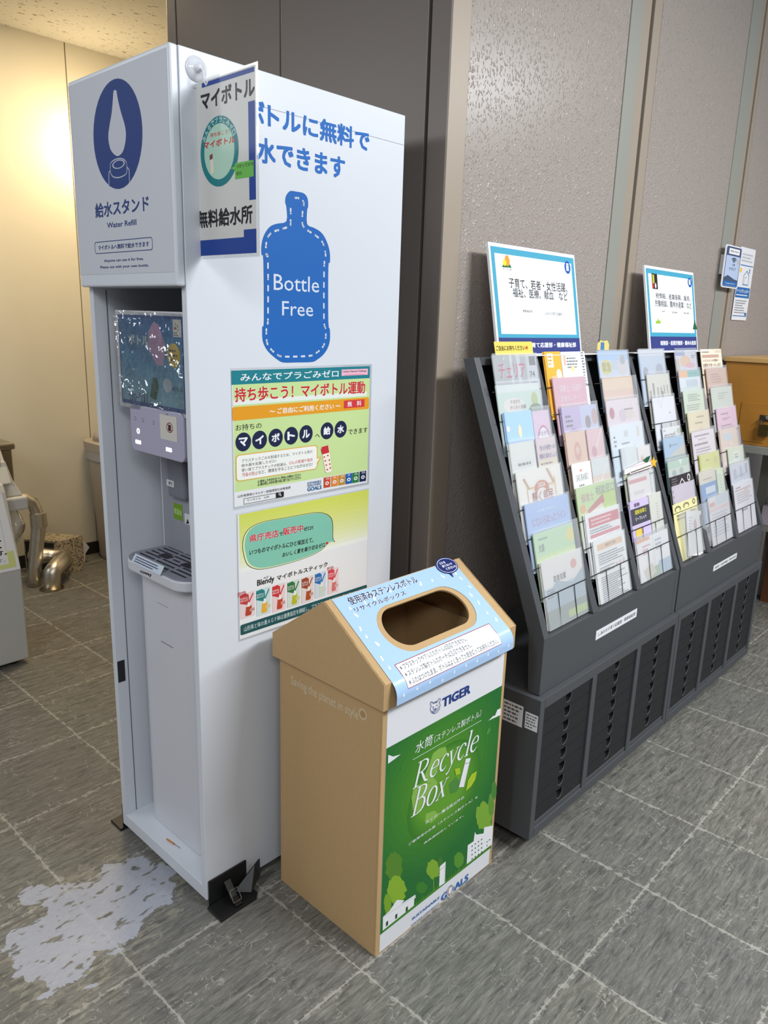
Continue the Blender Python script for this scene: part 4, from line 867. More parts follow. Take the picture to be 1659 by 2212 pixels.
# ================================================================ drawer cabinets and brochure racks
RX, RYF = 1.571, 0.8846
U = [(RX, 2.4385), (2.4425, 3.2906)]
ZB, ZT = 0.0466, 0.4609
GRAPH = mat('graphite_steel', (74, 76, 79), 0.45, spec=0.4); DRW = mat('charcoal_plastic', (33, 34, 36), 0.5, spec=0.35); HOLE = mat('pull_opening', (8, 8, 9), 0.9); CASTER = mat('black_rubber', (16, 16, 17), 0.6)
drawer_protos = {}
def drawer_cabinet(k, label):
    a, b = U[k]; t = thing('drawer_cabinet', label, 'drawer cabinet', (a, RYF, 0), group='drawer cabinets under the racks'); w = b-a; D = 0.405
    m = MB(); m.box(0, 0.022, 0, D, ZB, ZT, GRAPH).box(w-0.022, w, 0, D, ZB, ZT, GRAPH).box(0.022, w-0.022, D-0.01, D, ZB, ZT, GRAPH)
    m.box(0.022, w-0.022, 0, D-0.01, ZB, ZB+0.028, GRAPH).box(0.022, w-0.022, 0, D-0.01, ZT-0.03, ZT, GRAPH)
    cw = (w-0.044-2*0.026)/3
    for i in (1, 2): m.box(0.022+cw*i+0.026*(i-1), 0.022+cw*i+0.026*i, 0, D-0.01, ZB+0.028, ZT-0.03, GRAPH)
    m.box(0.03, w-0.03, 0.02, 0.03, ZB+0.02, ZT-0.02, HOLE)
    for i in range(3): m.box(0.022+(cw+0.026)*i, 0.022+(cw+0.026)*i+cw, 0.004, 0.02, ZB+0.028, ZB+0.028+(ZT-0.03-ZB-0.028)*0.35/8.35-0.001, GRAPH)
    m.build('frame', t, bevel=0.0015)
    h = (ZT-0.03-ZB-0.028)/8.35; first = None
    for i in range(3):
        for j in range(8):
            x = 0.022+cw*i+0.026*i; z = ZT-0.03-h*(j+1)
            if first is None:
                p = MB(); n0 = 0.5*cw; hw = 0.0165; fz = h-0.0016; y0, y1 = 0.005, 0.02
                if True:
                    # face with a D-shaped notch cut in from the top edge
                    arcp = [(n0-hw+hw*(1-cos(pi*q/8)), fz-0.012-0.016*sin(pi*q/8)) for q in range(9)]
                    left = [(0.0006, 0), (n0, 0), (n0, fz-0.028)]+[p_ for p_ in reversed(arcp[:5])]+[(n0-hw, fz), (0.0006, fz)]
                    right = [(n0, 0), (cw-0.0006, 0), (cw-0.0006, fz), (n0+hw, fz)]+[p_ for p_ in reversed(arcp[4:])]
                    for L in (left, right): p.prism([(q[0], y0, q[1]) for q in L], (0, y1-y0, 0), DRW)
                d = p.build('drawer', t, loc=(x, 0, z)); first = d
                rim = MB().tube([(n0-hw, 0.0045, fz-0.001)]+[(q[0], 0.0045, q[1]) for q in arcp]+[(n0+hw, 0.0045, fz-0.001)], 0.0012, mat('pull_rim', (84, 87, 90), 0.35), 6); ro = rim.build('pull_rim', d)
            else:
                d = first.copy(); COL.objects.link(d); d.location = (x, 0, z); r2 = ro.copy(); COL.objects.link(r2); r2.parent = d
    for cx in (0.06, w-0.06):
        for cy in (0.06, D-0.06):
            c = MB(); c.tube([(cx-0.012, cy, 0.022), (cx+0.012, cy, 0.022)], 0.022, CASTER, 16); c.box(cx-0.008, cx+0.008, cy-0.01, cy+0.01, 0.03, ZB, CASTER); c.build('caster', t)
    return t
dc = drawer_cabinet(0, 'graphite drawer cabinet nearer the cardboard box, with two paper stickers on its end')
A = Art(WORLD, (RX, 2.0, 0), (0, -1, 0), (0, 0, 1), lift=0.0006)
b = MB(); 
for bl, tr_ in (((1085, 1553), (1131, 1527)), ((1133, 1571), (1163, 1548))):
    a, c = A.P(bl), A.P(tr_); b.box(-0.0006, 0.0, 2.0-c[0]-RYF, 2.0-a[0]-RYF, a[1], c[1], PAPER); print_lines(A, (a[0]+0.003, a[1]+0.003), (c[0]-0.003, c[1]-0.003), 5, (90, 90, 96), seed=2)
so = b.build('paper_sticker', dc); po_ = A.build('sticker_print', so); po_.location = (-RX, -RYF, 0)
drawer_cabinet(1, 'graphite drawer cabinet at the far end, next to the wooden locker')
# upper racks
SY0, SZ0, SY1, SZ1 = 0.9013, 0.6191, 1.1714, 1.3054       # front edge of the slope
WY, WZ, DY, DZ = 0.935, 0.712, 0.02714, 0.0726             # wire guards: lowest, and the step up
LEAN = radians(14); LT = Vector((0, sin(LEAN), cos(LEAN))); LN = Vector((0, -cos(LEAN), sin(LEAN)))
COLX = [(1.614, 1.846), (1.876, 2.120), (2.150, 2.408), (2.472, 2.686), (2.716, 2.976), (3.006, 3.262)]
BLKW = mat('black_wire', (18, 18, 19), 0.4)
def rack(k, label, cols):
    a, b = (1.589, 2.434) if k == 0 else (2.446, 3.288)
    t = thing('brochure_rack', label, 'brochure rack', (a, 0, ZT), group='sloping brochure racks'); w = b-a; z0 = ZT+0.0015
    def L(y, z): return (y, z-ZT)
    side = [L(SY0, z0), L(SY0, SZ0), L(SY1, SZ1), L(1.206, 1.300), L(0.962, 0.66), L(0.949, 0.622), L(0.937, z0)]
    for xx in (0, w-0.025): MB().prism([(xx, y, z) for y, z in side], (0.025, 0, 0), GRAPH).build('side_frame', t, bevel=0.0015)
    MB().box(0.025, w-0.025, SY0+0.001, SY0+0.018, z0-ZT, SZ0-ZT-0.002, GRAPH).build('front_board', t, bevel=0.001)
    m = MB(); m.box(0.025, w-0.025, SY0+0.018, 0.962, SZ0-0.004-ZT, SZ0-0.001-ZT, GRAPH); m.box(0.025, w-0.025, SY1-0.002, 1.2, SZ1-0.02-ZT, SZ1-0.001-ZT, GRAPH)
    m.build('rail', t)
    nb = (1.206-0.962, 1.300-0.66)
    MB().prism([(0.025, 0.975, 0.64-ZT), (w-0.025, 0.975, 0.64-ZT), (w-0.025, 1.2085, 1.285-ZT), (0.025, 1.2085, 1.285-ZT)], (0, 0.006, -0.002), DRW).build('back_panel', t)
    MB().box(0.04, w-0.04, 1.15, 1.2, z0-ZT, 1.15-ZT, DRW).build('back_stand', t) if False else None
    for i in range(2):
        xa, xb = COLX[cols[i]][1]-a, COLX[cols[i]+1][0]-a
        MB().prism([(xa, SY0+0.0005, SZ0-ZT), (xa, SY1-0.007, SZ1-0.001-ZT), (xa, 1.200, 1.292-ZT), (xa, 0.955, 0.645-ZT), (xa, SY0+0.03, SZ0-ZT)], (xb-xa, 0, 0), GRAPH).build('divider', t, bevel=0.001)
    for c in cols:
        xa, xb = COLX[c][0]-a, COLX[c][1]-a
        for r in range(8):
            y, z = WY+DY*r, WZ+DZ*r-ZT; g = MB(); g.tube([(xa-0.002, y, z), (xb+0.002, y, z)], 0.0013, BLKW, 6)
            for q in (0.36, 0.72): g.tube([(xa+(xb-xa)*q, y-LT.y*0.0, z), (xa+(xb-xa)*q, y-0.0195, z-0.0915)], 0.0012, BLKW, 6)
            g.build('wire_guard', t)
            if r:
                zz = z-0.0945; yy = y-0.019; MB().box(xa, xb, yy-0.001, yy+0.0085, zz-0.002, zz, DRW).build('pocket_ledge', t)
    return t
rk = rack(0, 'sloping graphite brochure rack nearer the water stand', (0, 1, 2)); rk2 = rack(1, 'sloping graphite brochure rack farther from the water stand', (3, 4, 5))
A = Art(WORLD, (0, SY0+0.001, 0), (1, 0, 0), (0, 0, 1), lift=0.0012)
for r, pr, z, bl, tr_, tx, a in ((rk, 0, (1040, 1240, 0.37312), (659, 384), (901, 198), 'しあわせ子育て応援部・健康福祉部', 1.589), (rk2, 1, (1390, 1040, 0.16215), (925, 1200), (1245, 950), '総務部・産業労働部・農林水産部', 2.446)):
    A = Art(WORLD, (0, SY0+0.001, 0), (1, 0, 0), (0, 0, 1), lift=0.0012).z(*z)
    p, q = A.P(bl), A.P(tr_); h = q[1]-p[1]
    o = MB().box(p[0]-a, q[0]-a, SY0+0.0002, SY0+0.001, p[1]-ZT, q[1]-ZT, PAPER).build('name_plate', r)
    A.uvtext(tx, (p[0]+0.014, p[1]+h*0.3), (q[0]-0.012, q[1]-h*0.28), (60, 62, 66), 0.0); e = A.build('plate_lettering', o); e.location = (-a, 0, -ZT)

# ---------------------------------------------------------------- brochures
PRINTS = {}
CORD = ['first', 'second', 'third', 'fourth', 'fifth', 'sixth']
def brochure(c, r, x0, y0, x1, y1, col, label, art=(), th=0.004, sleeve=(0.006, 0.010), push=0.0, name='brochure', tilt=0.0, cat='brochure'):
    """c column, r row counted from the bottom; (x0,y0)-(x1,y1) the top edge as seen"""
    O = Vector((0, WY+DY*r+0.0045+push, WZ+DZ*r)); A = Art(WORLD, O, (1, 0, 0), tuple(LT))
    p, q = A.P((x0, y0)), A.P((x1, y1)); u0, u1 = p[0], q[0]
    u0 = max(u0, COLX[c][0]+0.002); u1 = min(u1, COLX[c][1]-0.002) if not art or art != 'wide' else u1
    top = (p[1]+q[1])/2; bot = -0.0925; w, h = u1-u0, top-bot
    base = O+LT*bot+Vector((u0+w/2, 0, 0)); m = MB(); m.box(-w/2, w/2, 0, th, 0, h, ink(col)); 
    edge = ink(tuple(int(k*0.9+20) for k in col))
    for i in range(1, int(th/0.0016)+1): m.box(-w/2-0.0015*i if i % 2 else -w/2, w/2-0.001*i, th*i/4.0*0+0.0012*i, 0.0012*i+0.0005, 0, h-0.0012*(i % 3), edge)
    o = m.build(name, None, loc=base, rot=(-LEAN, tilt, 0)); tag(o, label, cat, 'brochures in the racks')
    B = Art(WORLD, (-w/2, 0, h), (1, 0, 0), (0, 0, 1), lift=0.0002, step=0.00004)
    k = 0
    for e in (art or ()):
        kind, a, b, c_, d, cc = e[:6]
        if kind == 'p': e = ('p', [(x, min(y, h-0.001)) for x, y in a])
        elif b > h-0.004: continue
        else: d = min(d, h-0.001)
        if kind == 'r': B.uvrect((a*w, -d), (c_*w, -b), cc)
        elif kind == 'e': B.ell_uv(((a+c_)/2*w, -(b+d)/2), (c_-a)/2*w, (d-b)/2, cc, 20)
        elif kind == 't': B.uvtext(e[6], (a*w, -d), (c_*w, -b), cc, e[7] if len(e) > 7 else 0.01)
        elif kind == 'l': print_lines(B, (a*w, -d), (c_*w, -b), e[6], cc, seed=len(label)+k)
        elif kind == 'p': B.uvpoly([(x*w, -y) for x, y in e[1]], cc)
        k += 1
    if art and B.mb.v: B.build('cover_print', o)
    if sleeve:
        sm = MB(); sw, shh = sleeve; sw = sw if sw >= 0.025 else max(min(sw, COLX[c][1]+0.002-u1), 0.001); rr = random.Random(len(label)); ph = rr.uniform(0, 6)
        sm.grid(lambda a, b: (-w/2-0.003+(w+0.003+sw)*a, -0.0022-0.0012*sin(5*a+ph)*sin(4*b+ph), (h+shh)*b), 8, 6, SLEEVE)
        sm.build('plastic_sleeve', o, smooth=True)
    return o
GY = (110, 110, 118); PK = (196, 60, 100)
def L_(a, b, c, d, n, cc=GY): return ('l', a, b, c, d, cc, n)
def R_(a, b, c, d, cc): return ('r', a, b, c, d, cc)
def E_(a, b, c, d, cc): return ('e', a, b, c, d, cc)
def T_(s, a, b, c, d, cc, bold=0.01): return ('t', a, b, c, d, cc, s, bold)
def row(r): return ('bottom row', 'second row from the bottom', 'third row from the bottom', 'fourth row from the bottom', 'fifth row from the bottom', 'third row from the top', 'second row from the top', 'top row')[r]
# first column
brochure(0, 7, 1063, 768, 1164, 764, (176, 180, 182), 'grey magazine with pink katakana title, in the top row under the yellow take-one card', [R_(0.36, 0, .42, .12, (206, 210, 214)), R_(.52, 0, .6, .12, (210, 214, 218)), R_(.74, 0, 1, .12, (206, 208, 214)), R_(.82, .005, .97, .03, (86, 90, 94)), R_(.82, .075, .97, .12, (70, 72, 76)), T_('チェリア', .1, .022, .7, .062, WHITE, .06), T_('チェリア', .1, .022, .7, .062, (190, 66, 104), .03), T_('74', .8, .046, .92, .062, BLACK)], sleeve=(0.012, 0.004))
o = brochure(0, 7, 1067, 740, 1151, 736, (232, 206, 96), 'yellow take-one card sticking up from the top left pocket of the racks', [T_('ご自由にお持ちください', .03, .010, .78, .024, (50, 44, 30), .02), T_('絆', .8, .012, .87, .022, (190, 80, 50), .02)], th=0.0008, sleeve=None, push=0.006, name='take_one_card', cat='card')
brochure(0, 6, 1071, 833, 1163, 826, (206, 222, 212), 'pale green nature leaflet in the first column, second row from the top', [R_(0, 0, 1, .02, (222, 228, 226)), E_(.1, .035, .6, .075, (232, 226, 220)), T_('やまがた', .27, .04, .5, .051, (120, 90, 80)), T_('わくわく体験', .25, .055, .62, .066, (130, 96, 84)), E_(.78, .025, .92, .06, (190, 196, 120)), E_(.7, .055, 1, .085, (108, 140, 96)), E_(0, .07, .2, .12, (130, 170, 110))])
brochure(0, 5, 1089, 892, 1147, 885, (166, 196, 230), 'blue booklet beside a pink one in the first column, third row from the top', [E_(.42, .035, .55, .07, (220, 210, 180)), T_('0120', .1, .085, .5, .098, (190, 206, 232)), E_(0, .035, .12, .05, (220, 228, 240))], th=0.005, sleeve=None)
brochure(0, 5, 1149, 889, 1188, 884, (226, 200, 220), 'pink marriage support leaflet with a white arch, in the first column', [E_(.08, .04, 1.0, .2, (190, 90, 130)), E_(.12, .045, .96, .2, (238, 234, 238)), T_('やまがた', .2, .055, .85, .07, (130, 90, 150)), T_('縁結びたい', .12, .082, .95, .1, (100, 90, 130))], sleeve=(0.003, 0.012))
brochure(0, 4, 1100, 962, 1152, 948, (226, 226, 220), 'cream booklet beside a pink text leaflet, in the first column', [L_(.25, .05, .9, .065, 1)], th=0.005, sleeve=(0.0, 0.010))
brochure(0, 4, 1157, 950, 1198, 940, (226, 206, 208), 'pink to yellow text leaflet right of the cream booklet, first column', [R_(0, .06, 1, .12, (228, 216, 186)), T_('性の多様性への', .15, .02, .95, .034, (110, 100, 150)), T_('理解を深めましょう', .08, .042, 1, .056, (110, 100, 150)), L_(.1, .064, .95, .1, 3, (150, 110, 130))], sleeve=(0.002, 0.006))
brochure(0, 3, 1114, 1020, 1209, 1003, (236, 233, 226), 'cream 2026 leaflet with gold ribbons in the first column, fourth row from the bottom', [R_(.18, .05, .2, .2, (214, 178, 110)), R_(.82, .03, .84, .2, (214, 178, 110)), R_(.18, .045, .82, .05, (220, 190, 130)), E_(.35, .032, .68, .075, (206, 130, 90)), E_(.39, .052, .63, .085, (236, 233, 226)), T_('2026', .43, .038, .6, .050, WHITE, .02), T_('輝く県民', .28, .06, .76, .088, (172, 60, 56), .012), ('p', [(.22, .05), (.12, .02), (.16, .018), (.26, .05)], 0, 0, 0, (206, 160, 110)), ('p', [(.78, .045), (.66, .005), (.70, .004), (.83, .045)], 0, 0, 0, (206, 160, 110))], sleeve=(0.004, 0.004))
brochure(0, 2, 1133, 1090, 1232, 1066, (170, 194, 232), 'sky blue rainbow line leaflet in the first column, third row from the bottom', [T_('にじいろほっとライン', .12, .04, .9, .062, (186, 140, 180), .01), L_(.25, .018, .7, .03, 1, (200, 214, 236)), L_(.25, .07, .6, .08, 1, (200, 214, 236))], sleeve=(0.006, 0.006))
brochure(0, 1, 1152, 1156, 1236, 1128, (192, 218, 180), 'light green leaflet with a yellow sun in the first column, second row from the bottom', [E_(.8, .01, 1.0, .05, (226, 214, 130)), R_(0, .06, 1, .09, (206, 222, 166)), T_('支援', .08, .03, .22, .05, (110, 130, 120)), L_(.1, .012, .4, .022, 1, (130, 160, 150)), L_(.12, .075, .9, .085, 1, (190, 170, 80))], sleeve=(0.026, 0.008))
brochure(0, 0, 1168, 1216, 1256, 1184, (226, 222, 218), 'white youth support booklet with blue hill picture, bottom row of the first column', [R_(0, .072, 1, .2, (186, 200, 212)), ('p', [(0, .1), (.3, .06), (.7, .08), (1, .05), (1, .2), (0, .2)], 0, 0, 0, (164, 180, 190)), R_(0, .13, 1, .2, (140, 150, 140)), R_(.5, .15, 1, .17, (176, 196, 110)), T_('若者支援', .24, .045, .55, .062, (50, 50, 56), .01), L_(.05, .075, .3, .1, 4, (70, 76, 80)), E_(.7, .02, .85, .045, (220, 160, 150))], th=0.005, sleeve=(0.012, 0.004))
# second column
brochure(1, 7, 1175, 760, 1209, 759, (232, 176, 66), 'orange consultation leaflet, left half of the top pocket in the second column', [R_(.15, .005, .5, .045, (238, 226, 200)), L_(.2, .01, .42, .04, 3, (190, 140, 60)), E_(.6, .05, .95, .08, (238, 222, 200)), T_('申', .15, .075, .4, .09, (238, 226, 200)), T_('込', .15, .095, .4, .11, (238, 226, 200))], th=0.005, sleeve=None)
brochure(1, 7, 1211, 759, 1262, 760, (232, 232, 234), 'white form leaflet right of the orange one, top pocket of the second column', [R_(.08, .01, .16, .04, (220, 180, 150)), L_(.2, .015, .7, .05, 4, GY), L_(.84, .0, .96, .1, 12, (90, 90, 110)), E_(.35, .04, .5, .06, (230, 214, 160))], th=0.005, sleeve=None)
brochure(1, 6, 1193, 816, 1263, 814, (226, 174, 188), 'pink nursery staff leaflet with white text in the second column, second row from the top', [T_('保育士・保育所', .16, .02, .86, .042, (240, 220, 226), .015), T_('支援センターに', .16, .05, .84, .068, (240, 220, 226), .015), T_('ご相談ください！', .16, .076, .84, .094, (240, 220, 226), .015)], sleeve=(0.010, 0.006))
brochure(1, 5, 1212, 882, 1287, 872, (196, 178, 214), 'lilac leaflet with faint faces in the second column, third row from the top', [R_(.5, 0, 1, .2, (198, 200, 226)), E_(.05, .06, .5, .2, (170, 136, 190)), E_(.62, .03, .78, .07, (150, 126, 130)), E_(.82, .012, 1.0, .06, (196, 168, 166)), L_(.08, .02, .3, .06, 3, (90, 70, 90))], th=0.005)
brochure(1, 4, 1221, 938, 1262, 927, (228, 196, 172), 'peach leaflet with a round emblem in the second column, left of a pink one', [E_(.35, .03, .7, .085, (214, 158, 138)), T_('命', .42, .042, .62, .066, (240, 220, 206))], th=0.005, sleeve=(0.0, 0.006))
brochure(1, 4, 1266, 928, 1302, 924, (226, 192, 194), 'pink crossed-fold leaflet right of the peach one in the second column', [T_('こころ', .3, .02, .7, .034, (230, 214, 216)), ('p', [(0, .11), (.9, 0), (.95, .004), (.06, .115)], 0, 0, 0, (236, 220, 220)), E_(.2, .05, .5, .085, (206, 150, 160))], sleeve=(0.002, 0.006))
brochure(1, 3, 1235, 1005, 1274, 993, (232, 232, 230), 'small white leaflet with thin grey title in the second column, fourth row from the bottom', [T_('SAKURANBO', .15, .032, .8, .052, (140, 146, 144), .0), L_(.25, .06, .7, .07, 1), E_(.38, .018, .5, .026, (220, 150, 130))], th=0.004, sleeve=None)
brochure(1, 3, 1276, 993, 1318, 984, (226, 206, 192), 'faded peach leaflet under frosted film in the second column', [R_(0, 0, 1, .05, (218, 220, 220)), ('p', [(0, .12), (.8, .02), (.85, .024), (.06, .125)], 0, 0, 0, (236, 226, 220))], sleeve=(0.003, 0.006))
brochure(1, 2, 1243, 1052, 1330, 1036, (196, 216, 150), 'green leaflet for a nursery teacher advice desk in the second column', [R_(.66, .03, 1, .2, (190, 210, 96)), T_('保育士', .1, .02, .42, .045, (196, 150, 140), .01), T_('相談窓口', .48, .008, .98, .035, (120, 130, 120), .0), ('p', [(.22, .07), (.65, .035), (.68, .058), (.25, .095)], 0, 0, 0, (196, 96, 84)), E_(.05, .05, .18, .075, (226, 170, 90)), ('p', [(.0, .095), (.6, .06), (.9, .2), (0, .2)], 0, 0, 0, (226, 222, 206))], sleeve=(0.030, 0.004))
brochure(1, 1, 1263, 1111, 1336, 1091, (236, 236, 236), 'white form with red header bars in the second column, second row from the bottom', [R_(.08, .012, .97, .042, (206, 90, 96)), L_(.15, .016, .9, .038, 2, (238, 214, 214)), L_(.08, .046, .95, .06, 2), R_(.08, .062, .96, .072, (214, 110, 114)), R_(.25, .078, .5, .1, (214, 216, 220)), R_(.55, .076, .78, .096, (214, 216, 220)), R_(.8, .076, .98, .094, (214, 216, 220)), E_(.06, .085, .2, .11, (196, 70, 84)), L_(.28, .102, .95, .125, 3)], th=0.005, sleeve=(0.003, 0.002))
brochure(1, 0, 1281, 1171, 1347, 1144, (236, 236, 234), 'white text sheet with a tan header bar, bottom row of the second column', [R_(.1, .014, .9, .032, (226, 192, 152)), T_('相談窓口のご案内', .35, .018, .68, .027, (120, 96, 80)), L_(.1, .04, .95, .075, 5), L_(.1, .08, .6, .1, 3), E_(.6, .082, .68, .1, (220, 196, 200)), E_(.72, .08, .8, .098, (220, 196, 200)), E_(.84, .078, .92, .096, (220, 196, 200)), L_(.1, .108, .95, .2, 12)], th=0.005, sleeve=(0.003, 0.004))
# third column
brochure(2, 7, 1290, 760, 1354, 755, (170, 200, 232), 'sky blue leaflet with a yellow burst in the third column, top row', [R_(0, .03, 1, .2, (206, 212, 226)), E_(.05, .028, .42, .075, (216, 208, 110)), T_('緊急', .1, .036, .38, .066, (150, 140, 90), .01), E_(.62, .012, .92, .08, (214, 206, 208)), E_(.7, .014, .88, .045, (170, 176, 186)), R_(.42, .03, .6, .06, (196, 204, 220))], sleeve=(0.006, 0.003))
brochure(2, 6, 1300, 815, 1364, 813, (230, 206, 180), 'peach sheet with a bent film corner in the third column, second row from the top', [R_(0, .04, 1, .2, (226, 196, 180)), R_(0, 0, 1, .003, (220, 176, 130)), L_(.08, .07, .2, .09, 3, (110, 90, 80))], sleeve=(0.030, 0.002))
brochure(2, 5, 1308, 866, 1376, 859, (228, 214, 220), 'pale pink leaflet with a red oval in the third column, third row from the top', [E_(.07, .022, .22, .058, (190, 110, 124)), L_(.5, .028, .85, .038, 1), E_(.35, .03, .6, .07, (214, 196, 206)), E_(.55, .035, .85, .065, (220, 210, 200)), L_(.25, .078, .8, .09, 1), ('p', [(.2, .02), (.5, .1), (.52, .1), (.23, .02)], 0, 0, 0, (236, 226, 230))])
brochure(2, 4, 1316, 921, 1386, 910, (226, 232, 238), 'white and pale blue sheet in the third column, fifth row from the bottom', [L_(.08, .03, .16, .07, 3, (96, 100, 110)), R_(.4, .02, .52, .04, (206, 210, 212)), R_(.8, .012, .88, .045, (224, 214, 206)), L_(.3, .055, .6, .065, 1), R_(0, .075, .5, .2, (210, 224, 236))], sleeve=(0.004, 0.002))
brochure(2, 3, 1341, 968, 1374, 963, (222, 226, 226), 'frosted white sheet with a yellow green foot in the third column', [R_(0, .075, .5, .2, (206, 206, 110)), R_(0, 0, .25, .07, (212, 218, 222))], sleeve=(0.0, 0.004))
brochure(2, 3, 1376, 964, 1408, 961, (234, 228, 226), 'small white card with a faint orange figure in the third column', [E_(.18, .028, .42, .06, (226, 192, 180))], sleeve=(0.008, 0.004))
brochure(2, 2, 1356, 1029, 1402, 1020, (232, 226, 224), 'white leaflet with a red bar below the star tag in the third column', [R_(.02, .012, .85, .024, (210, 140, 140)), L_(.2, .05, .75, .062, 2, (196, 190, 186)), E_(.1, .085, .45, .12, (222, 196, 184)), E_(.4, .08, .8, .12, (226, 206, 196))], sleeve=(0.030, 0.006))
brochure(2, 1, 1360, 1087, 1399, 1071, (196, 182, 212), 'purple leaflet with a black band in the third column, second row from the bottom', [R_(0, .024, 1, .075, (72, 72, 80)), T_('運動指導士', .2, .03, .85, .044, (206, 196, 60), .02), T_('リーフレット', .2, .052, .8, .064, WHITE, .01), T_('運動', .2, .008, .5, .02, (90, 70, 100)), E_(.12, .085, .5, .12, (216, 190, 90))], th=0.005, sleeve=None)
brochure(2, 1, 1401, 1069, 1431, 1060, (228, 226, 212), 'plain cream leaflet right of the purple one in the third column', [L_(.5, .03, .7, .1, 8, (196, 190, 180))], sleeve=(0.0, 0.002))
brochure(2, 0, 1374, 1166, 1443, 1144, (234, 232, 232), 'white twin leaflet with pink and blue titles, bottom row of the third column', [R_(0, 0, .4, .01, (226, 160, 110)), R_(.48, 0, .5, .2, (222, 218, 216)), L_(.15, .02, .42, .055, 3, (206, 140, 150)), L_(.56, .014, .86, .055, 3, (150, 160, 180)), R_(.2, .1, .6, .2, (170, 190, 150)), R_(.6, .09, 1, .2, (170, 190, 206)), ('p', [(.1, .1), (.4, .085), (.5, .12), (.2, .2)], 0, 0, 0, (214, 206, 190))], th=0.005, sleeve=(0.002, 0.016))
# fourth column
brochure(3, 7, 1378, 755, 1444, 754, (196, 206, 222), 'grey blue leaflet under shiny film, top row of the fourth column', [R_(0, 0, 1, .022, (216, 218, 226)), R_(0, .022, .05, .2, (170, 196, 226)), E_(.1, .06, .3, .1, (150, 156, 170)), E_(.6, .05, .9, .1, (166, 172, 188)), L_(.05, .01, .95, .018, 1, (200, 204, 214))], sleeve=(0.004, 0.003))
brochure(3, 6, 1397, 810, 1447, 806, (220, 216, 204), 'beige leaflet with small standing figures in the fourth column', [R_(.2, .03, .27, .08, (130, 126, 120)), R_(.05, .055, .12, .1, (150, 146, 140)), R_(.4, .045, .45, .09, (140, 136, 130)), R_(.55, .045, .6, .1, (150, 146, 140)), R_(.7, .04, .74, .07, (146, 140, 134)), R_(.85, .04, .89, .07, (150, 146, 140)), R_(.55, .06, .66, .1, (120, 120, 118))])
brochure(3, 5, 1409, 860, 1459, 855, (234, 234, 240), 'plain white sheet in a loose sleeve, third row from the top in the fourth column', [('p', [(.2, 0), (.36, .04), (.5, 0), (.46, 0), (.36, .03), (.24, 0)], 0, 0, 0, (222, 222, 230)), L_(.7, .052, .78, .06, 1, (80, 80, 120))])
brochure(3, 4, 1431, 926, 1475, 916, (234, 234, 236), 'white booklet with bold black roman title in the fourth column', [T_('gocari', .03, .018, .7, .045, (60, 58, 64), .025), L_(.03, .006, .2, .014, 1, (120, 120, 120)), E_(.8, .008, 1.0, .03, (176, 200, 170))], sleeve=(0.004, 0.018), th=0.003)
brochure(3, 3, 1432, 946, 1482, 941, (160, 196, 224), 'blue landscape leaflet in the fourth column, fourth row from the bottom', [('p', [(0, .07), (1, .03), (1, .07), (0, .1)], 0, 0, 0, (206, 200, 190)), R_(0, .065, 1, .2, (130, 160, 160)), L_(.3, .022, .8, .032, 1, (90, 130, 150)), E_(.25, .02, .35, .034, (90, 130, 130))])
brochure(3, 2, 1442, 1001, 1490, 985, (178, 206, 182), 'green and white leaflet with a crowd picture in the fourth column', [R_(0, .025, 1, .06, (206, 214, 206)), E_(.15, .03, .35, .055, (150, 170, 150)), E_(.5, .028, .7, .05, (160, 180, 160)), ('p', [(.5, 0), (.6, .02), (.7, 0)], 0, 0, 0, (226, 232, 226)), R_(0, .07, 1, .2, (196, 212, 202))])
brochure(3, 1, 1448, 1034, 1499, 1014, (56, 50, 54), 'black patterned booklet behind a pink sheet in the fourth column', [E_(.78, .005, .92, .03, (220, 220, 220)), E_(.81, .009, .89, .026, (56, 50, 54)), ('p', [(.35, .035), (.52, .012), (.68, .035), (.64, .035), (.52, .018), (.39, .035)], 0, 0, 0, (220, 210, 214)), L_(.05, .005, .4, .03, 3, (120, 112, 114))], th=0.003, sleeve=None, push=0.004)
brochure(3, 1, 1451, 1051, 1508, 1034, (214, 196, 210), 'plain pink sheet in front of the black booklet, fourth column', [L_(.02, .01, .06, .1, 5, (60, 50, 70))], th=0.002, sleeve=(0.012, 0.002))
brochure(3, 0, 1453, 1089, 1509, 1073, (222, 214, 160), 'cream leaflet with line drawings behind a crumpled sleeve, fourth column', [E_(.05, .008, .3, .03, (120, 116, 90)), E_(.09, .014, .26, .03, (222, 214, 160)), E_(.4, .006, .65, .026, (130, 126, 96)), E_(.44, .012, .61, .026, (222, 214, 160)), E_(.8, .002, .92, .022, (110, 106, 84)), E_(.83, .006, .89, .018, (222, 214, 160)), L_(.1, .035, .95, .06, 2, (150, 140, 100))], th=0.002, sleeve=None, push=0.004)
o = brochure(3, 0, 1475, 1112, 1512, 1096, (228, 226, 224), 'folded white leaflet tipped over in a crumpled sleeve, bottom row of the fourth column', [L_(.15, .02, .4, .08, 6, (190, 186, 186)), E_(.45, .03, .65, .075, (200, 170, 166))], th=0.0015, sleeve=None, tilt=0.16)
sm = MB(); w_ = 0.19
O_ = Vector((0, WY+0.0020, WZ)); A_ = Art(WORLD, O_, (1, 0, 0), tuple(LT)); pA, pB = A_.P((1466, 1110)), A_.P((1527, 1082))
sm.grid(lambda a, b: tuple(A_.w((pA[0]+(pB[0]-pA[0])*a+0.012*(1-b)*(0.5-a), -0.085+(pA[1]+(pB[1]-pA[1])*a+0.085)*b), 0.001+0.0025*sin(11*a+2*b)*sin(6*b+3*a))), 14, 10, SLEEVE)
tag(sm.build('plastic_sleeve', smooth=True), 'crumpled clear sleeve in the bottom pocket of the fourth column', 'sleeve')
